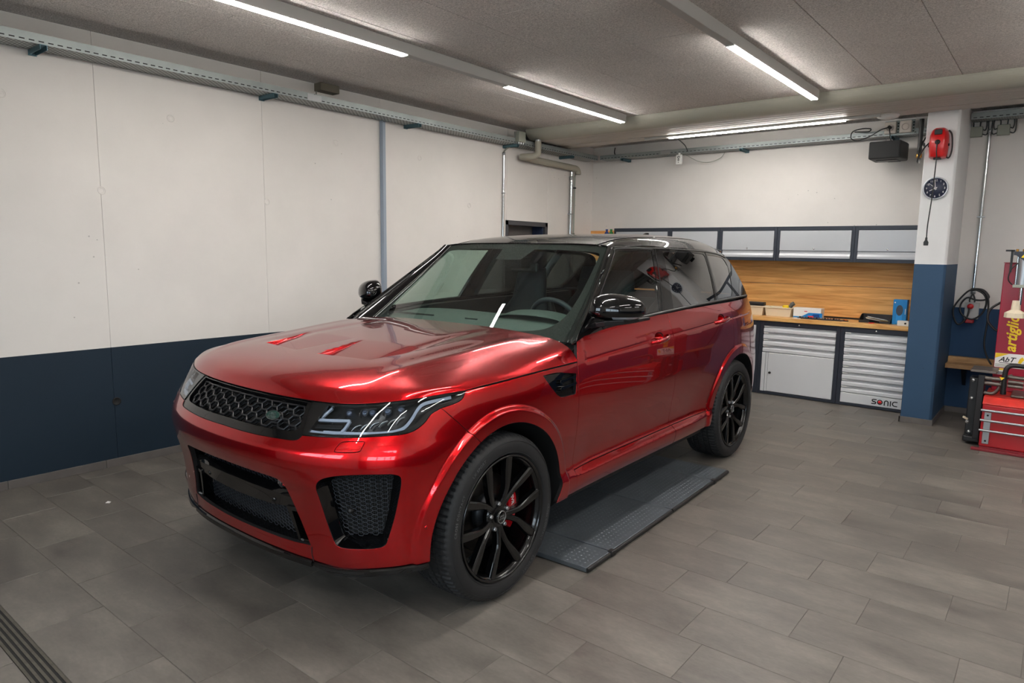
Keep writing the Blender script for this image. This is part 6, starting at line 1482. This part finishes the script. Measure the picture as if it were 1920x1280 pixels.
_pos = [(w0, 1, 0.), (clone(w0, CAR), 1, 2.923), (clone(w0, CAR), -1, 0.), (clone(w0, CAR), -1, 2.923)]
for w, s, y_ in _pos:
    w.location = (s*.970, y_, .3935); w.rotation_euler = (R(0 if y_ == 0 else 25), 0, 0 if s > 0 else math.pi)
    if s < 0: w.rotation_euler = (0, 0, math.pi)
for w, s, y_ in _pos: caliper(w, *((62, 128) if y_ == 0 else (60, 115)) if s > 0 else (232, 298))
# ---- wheel housings, underbody
for s in (1, -1):
    for cy, cz in (FA, RA):
        vs = []; n_ = 28
        for k in range(n_+1):
            a = R(-22+224*k/n_)
            y_, z_ = cy+.472*math.cos(a), max(cz+.472*math.sin(a), .30)
            for x in (float(L(uy(y_), np.array(z_))[0])-.025, .60): vs.append((s*x, y_, z_))
        fs = [(2*k, 2*k+1, 2*k+3, 2*k+2) for k in range(n_)]
        fs.append(tuple(2*k+1 for k in range(n_+1)))
        MB().add(vs, fs, True).build('wheel_housing', M_MATTB, CAR)
MB().bb((-.60, -.62, .30), (.60, 3.75, .36)).bb((-.90, .52, .30), (.90, 2.40, .355)).bb((-.58, -.58, .36), (.58, .45, .90)).bb((-.85, .50, .36), (.85, .56, 1.10)).bb((-.72, 3.3, .30), (.72, 3.80, .50)).build('underbody', M_MATTB, CAR)
# ---- cabin
g = part('cabin', None, CAR)
MB().bb((-.82, .50, .36), (.82, 3.6, .40)).prism([(.66, .40), (.66, 1.09), (.80, 1.170), (1.3, 1.214), (2.0, 1.232), (3.2, 1.245), (3.2, .40)], -.872, -.80, 'yz').prism([(.66, .40), (.66, 1.09), (.80, 1.170), (1.3, 1.214), (2.0, 1.232), (3.2, 1.245), (3.2, .40)], .80, .872, 'yz').bb((-.80, 3.50, .40), (.80, 3.56, 1.2)).build('cabin_trim', M_DASHD, g)
DN = [[(.0, .60, 1.140), (.40, .62, 1.140), (.70, .67, 1.132), (.79, .72, 1.12)], [(0, .80, 1.195), (.40, .82, 1.195), (.70, .85, 1.185), (.79, .88, 1.165)], [(0, 1.0, 1.215), (.40, 1.03, 1.215), (.70, 1.04, 1.20), (.79, 1.05, 1.175)], [(0, 1.08, 1.165), (.40, 1.10, 1.165), (.70, 1.10, 1.15), (.79, 1.10, 1.135)], [(0, 1.10, .80), (.40, 1.12, .80), (.70, 1.12, .80), (.79, 1.12, .80)]]
_dn = loft(DN)
def dash(s, t):
    s = np.asarray(s, float); t = np.asarray(t, float); s, t = np.broadcast_arrays(s, t)
    p = _dn(np.abs(s)/.8, t/.8); p[..., 0] *= np.where(s < 0, -1, 1); return p
patch('dashboard', [(-.8, 0), (.8, 0), (.8, .8), (-.8, .8)], dash, M_DASH, g, sp=.06, depth=0, gap=0)
mb = MB(); vs = []
for k in range(13):
    a = math.pi*k/12; x = .40-.25*math.cos(a); h = .052*math.sin(a)**.7
    vs += [(x, .90, 1.200+h*.75), (x, 1.02, 1.208+h*1.1), (x, 1.07, 1.19+h), (x, 1.07, 1.1)]
mb.add(vs, [(k*4+j, k*4+j+1, k*4+5+j, k*4+4+j) for k in range(12) for j in range(3)], True).build('instrument_hood', M_DASH, g)
MB().bbev((-.17, 1.05, 1.08), (.14, 1.10, 1.20), .012).build('centre_screen', M_GLOSSB, g)
for a, b_ in ((-.68, -.30), (-.02, .08)): MB().bb((a, .80, 1.190), (b_, .808, 1.2015)).build('dash_vent', M_DASHD, g)
mb = MB(); Q = Matrix.Rotation(R(-66), 3, 'X'); cc = Vector((.385, 1.225, 1.150)); n_ = 40; pts = [cc+Q @ Vector((.188*math.cos(2*math.pi*k/n_), .188*math.sin(2*math.pi*k/n_), 0)) for k in range(n_+1)]
mb.tube(pts, .0165, 10, False)
mb.build('steering_wheel', M_LEATHER, g)
mb = MB()
for a in (0, 180, 270):
    e = cc+Q @ Vector((.185*math.cos(R(a)), .185*math.sin(R(a)), 0)); mb.tube([cc+(e-cc)*.25-Q @ Vector((0, 0, .01)), e], [.03, .014], 8)
mb.lathe([(.0001, .02), (.06, .015), (.07, -.02), (.0001, -.03)], (0, 0, 0), 'z', 20)
o_ = mb.v; nl = 20*4
for i in range(len(o_)-nl, len(o_)): o_[i] = tuple(cc+Q @ Vector(o_[i]))
mb.build('steering_spokes', M_SATINB, g)
MB().tube([(.24, 1.10, 1.215), (.19, 1.10, 1.235)], .007, 8).build('column_stalk', M_CHROME, g)
def seat(x, y0, w, name):
    mb = MB()
    mb.bbev((x-w, y0, .52), (x+w, y0+.52, .70), .05, 3)
    secs = [(.66, y0+.46, .085, w), (.80, y0+.50, .085, w*1.04), (1.0, y0+.56, .075, w*1.02), (1.16, y0+.61, .06, w*.86), (1.26, y0+.64, .05, w*.62), (1.38, y0+.66, .05, w*.56), (1.49, y0+.675, .042, w*.50)]
    vs = []
    for z, y_, d, ww in secs:
        for k in range(12):
            a = 2*math.pi*k/12; vs.append((x+ww*sup(math.cos(a), .6), y_+d*sup(math.sin(a), .8), z))
    fs = [(i*12+k, i*12+(k+1) % 12, i*12+12+(k+1) % 12, i*12+12+k) for i in range(len(secs)-1) for k in range(12)]+[tuple(range(12))[::-1], tuple(range(12*len(secs)-12, 12*len(secs)))]
    mb.add(vs, fs, True); mb.build(name, M_LEATHER, g)
seat(.385, 1.32, .255, 'front_seat'); seat(-.385, 1.32, .255, 'front_seat')
for x in (.42, -.42): seat(x, 2.35, .30, 'rear_seat')
def headl(s, t): p = roof(s, t); p[..., 2] -= .045; p[..., 0] *= .95; return p
patch('headliner', [(-.72, .05), (.72, .05), (.72, 2.3), (-.72, 2.3)], headl, M_DASHD, g, sp=.12, depth=0, gap=0)
p_ = wsf(np.array(0.), np.array(.80)); MB().bbev((-.07, p_[1]+.02, p_[2]-.085), (.07, p_[1]+.13, p_[2]-.01), .012).build('mirror_housing', M_MATTB, g)
MB().bbev((-.115, p_[1]+.14, p_[2]-.115), (.115, p_[1]+.165, p_[2]-.050), .012).build('rear_view_mirror', M_BLACK, g)
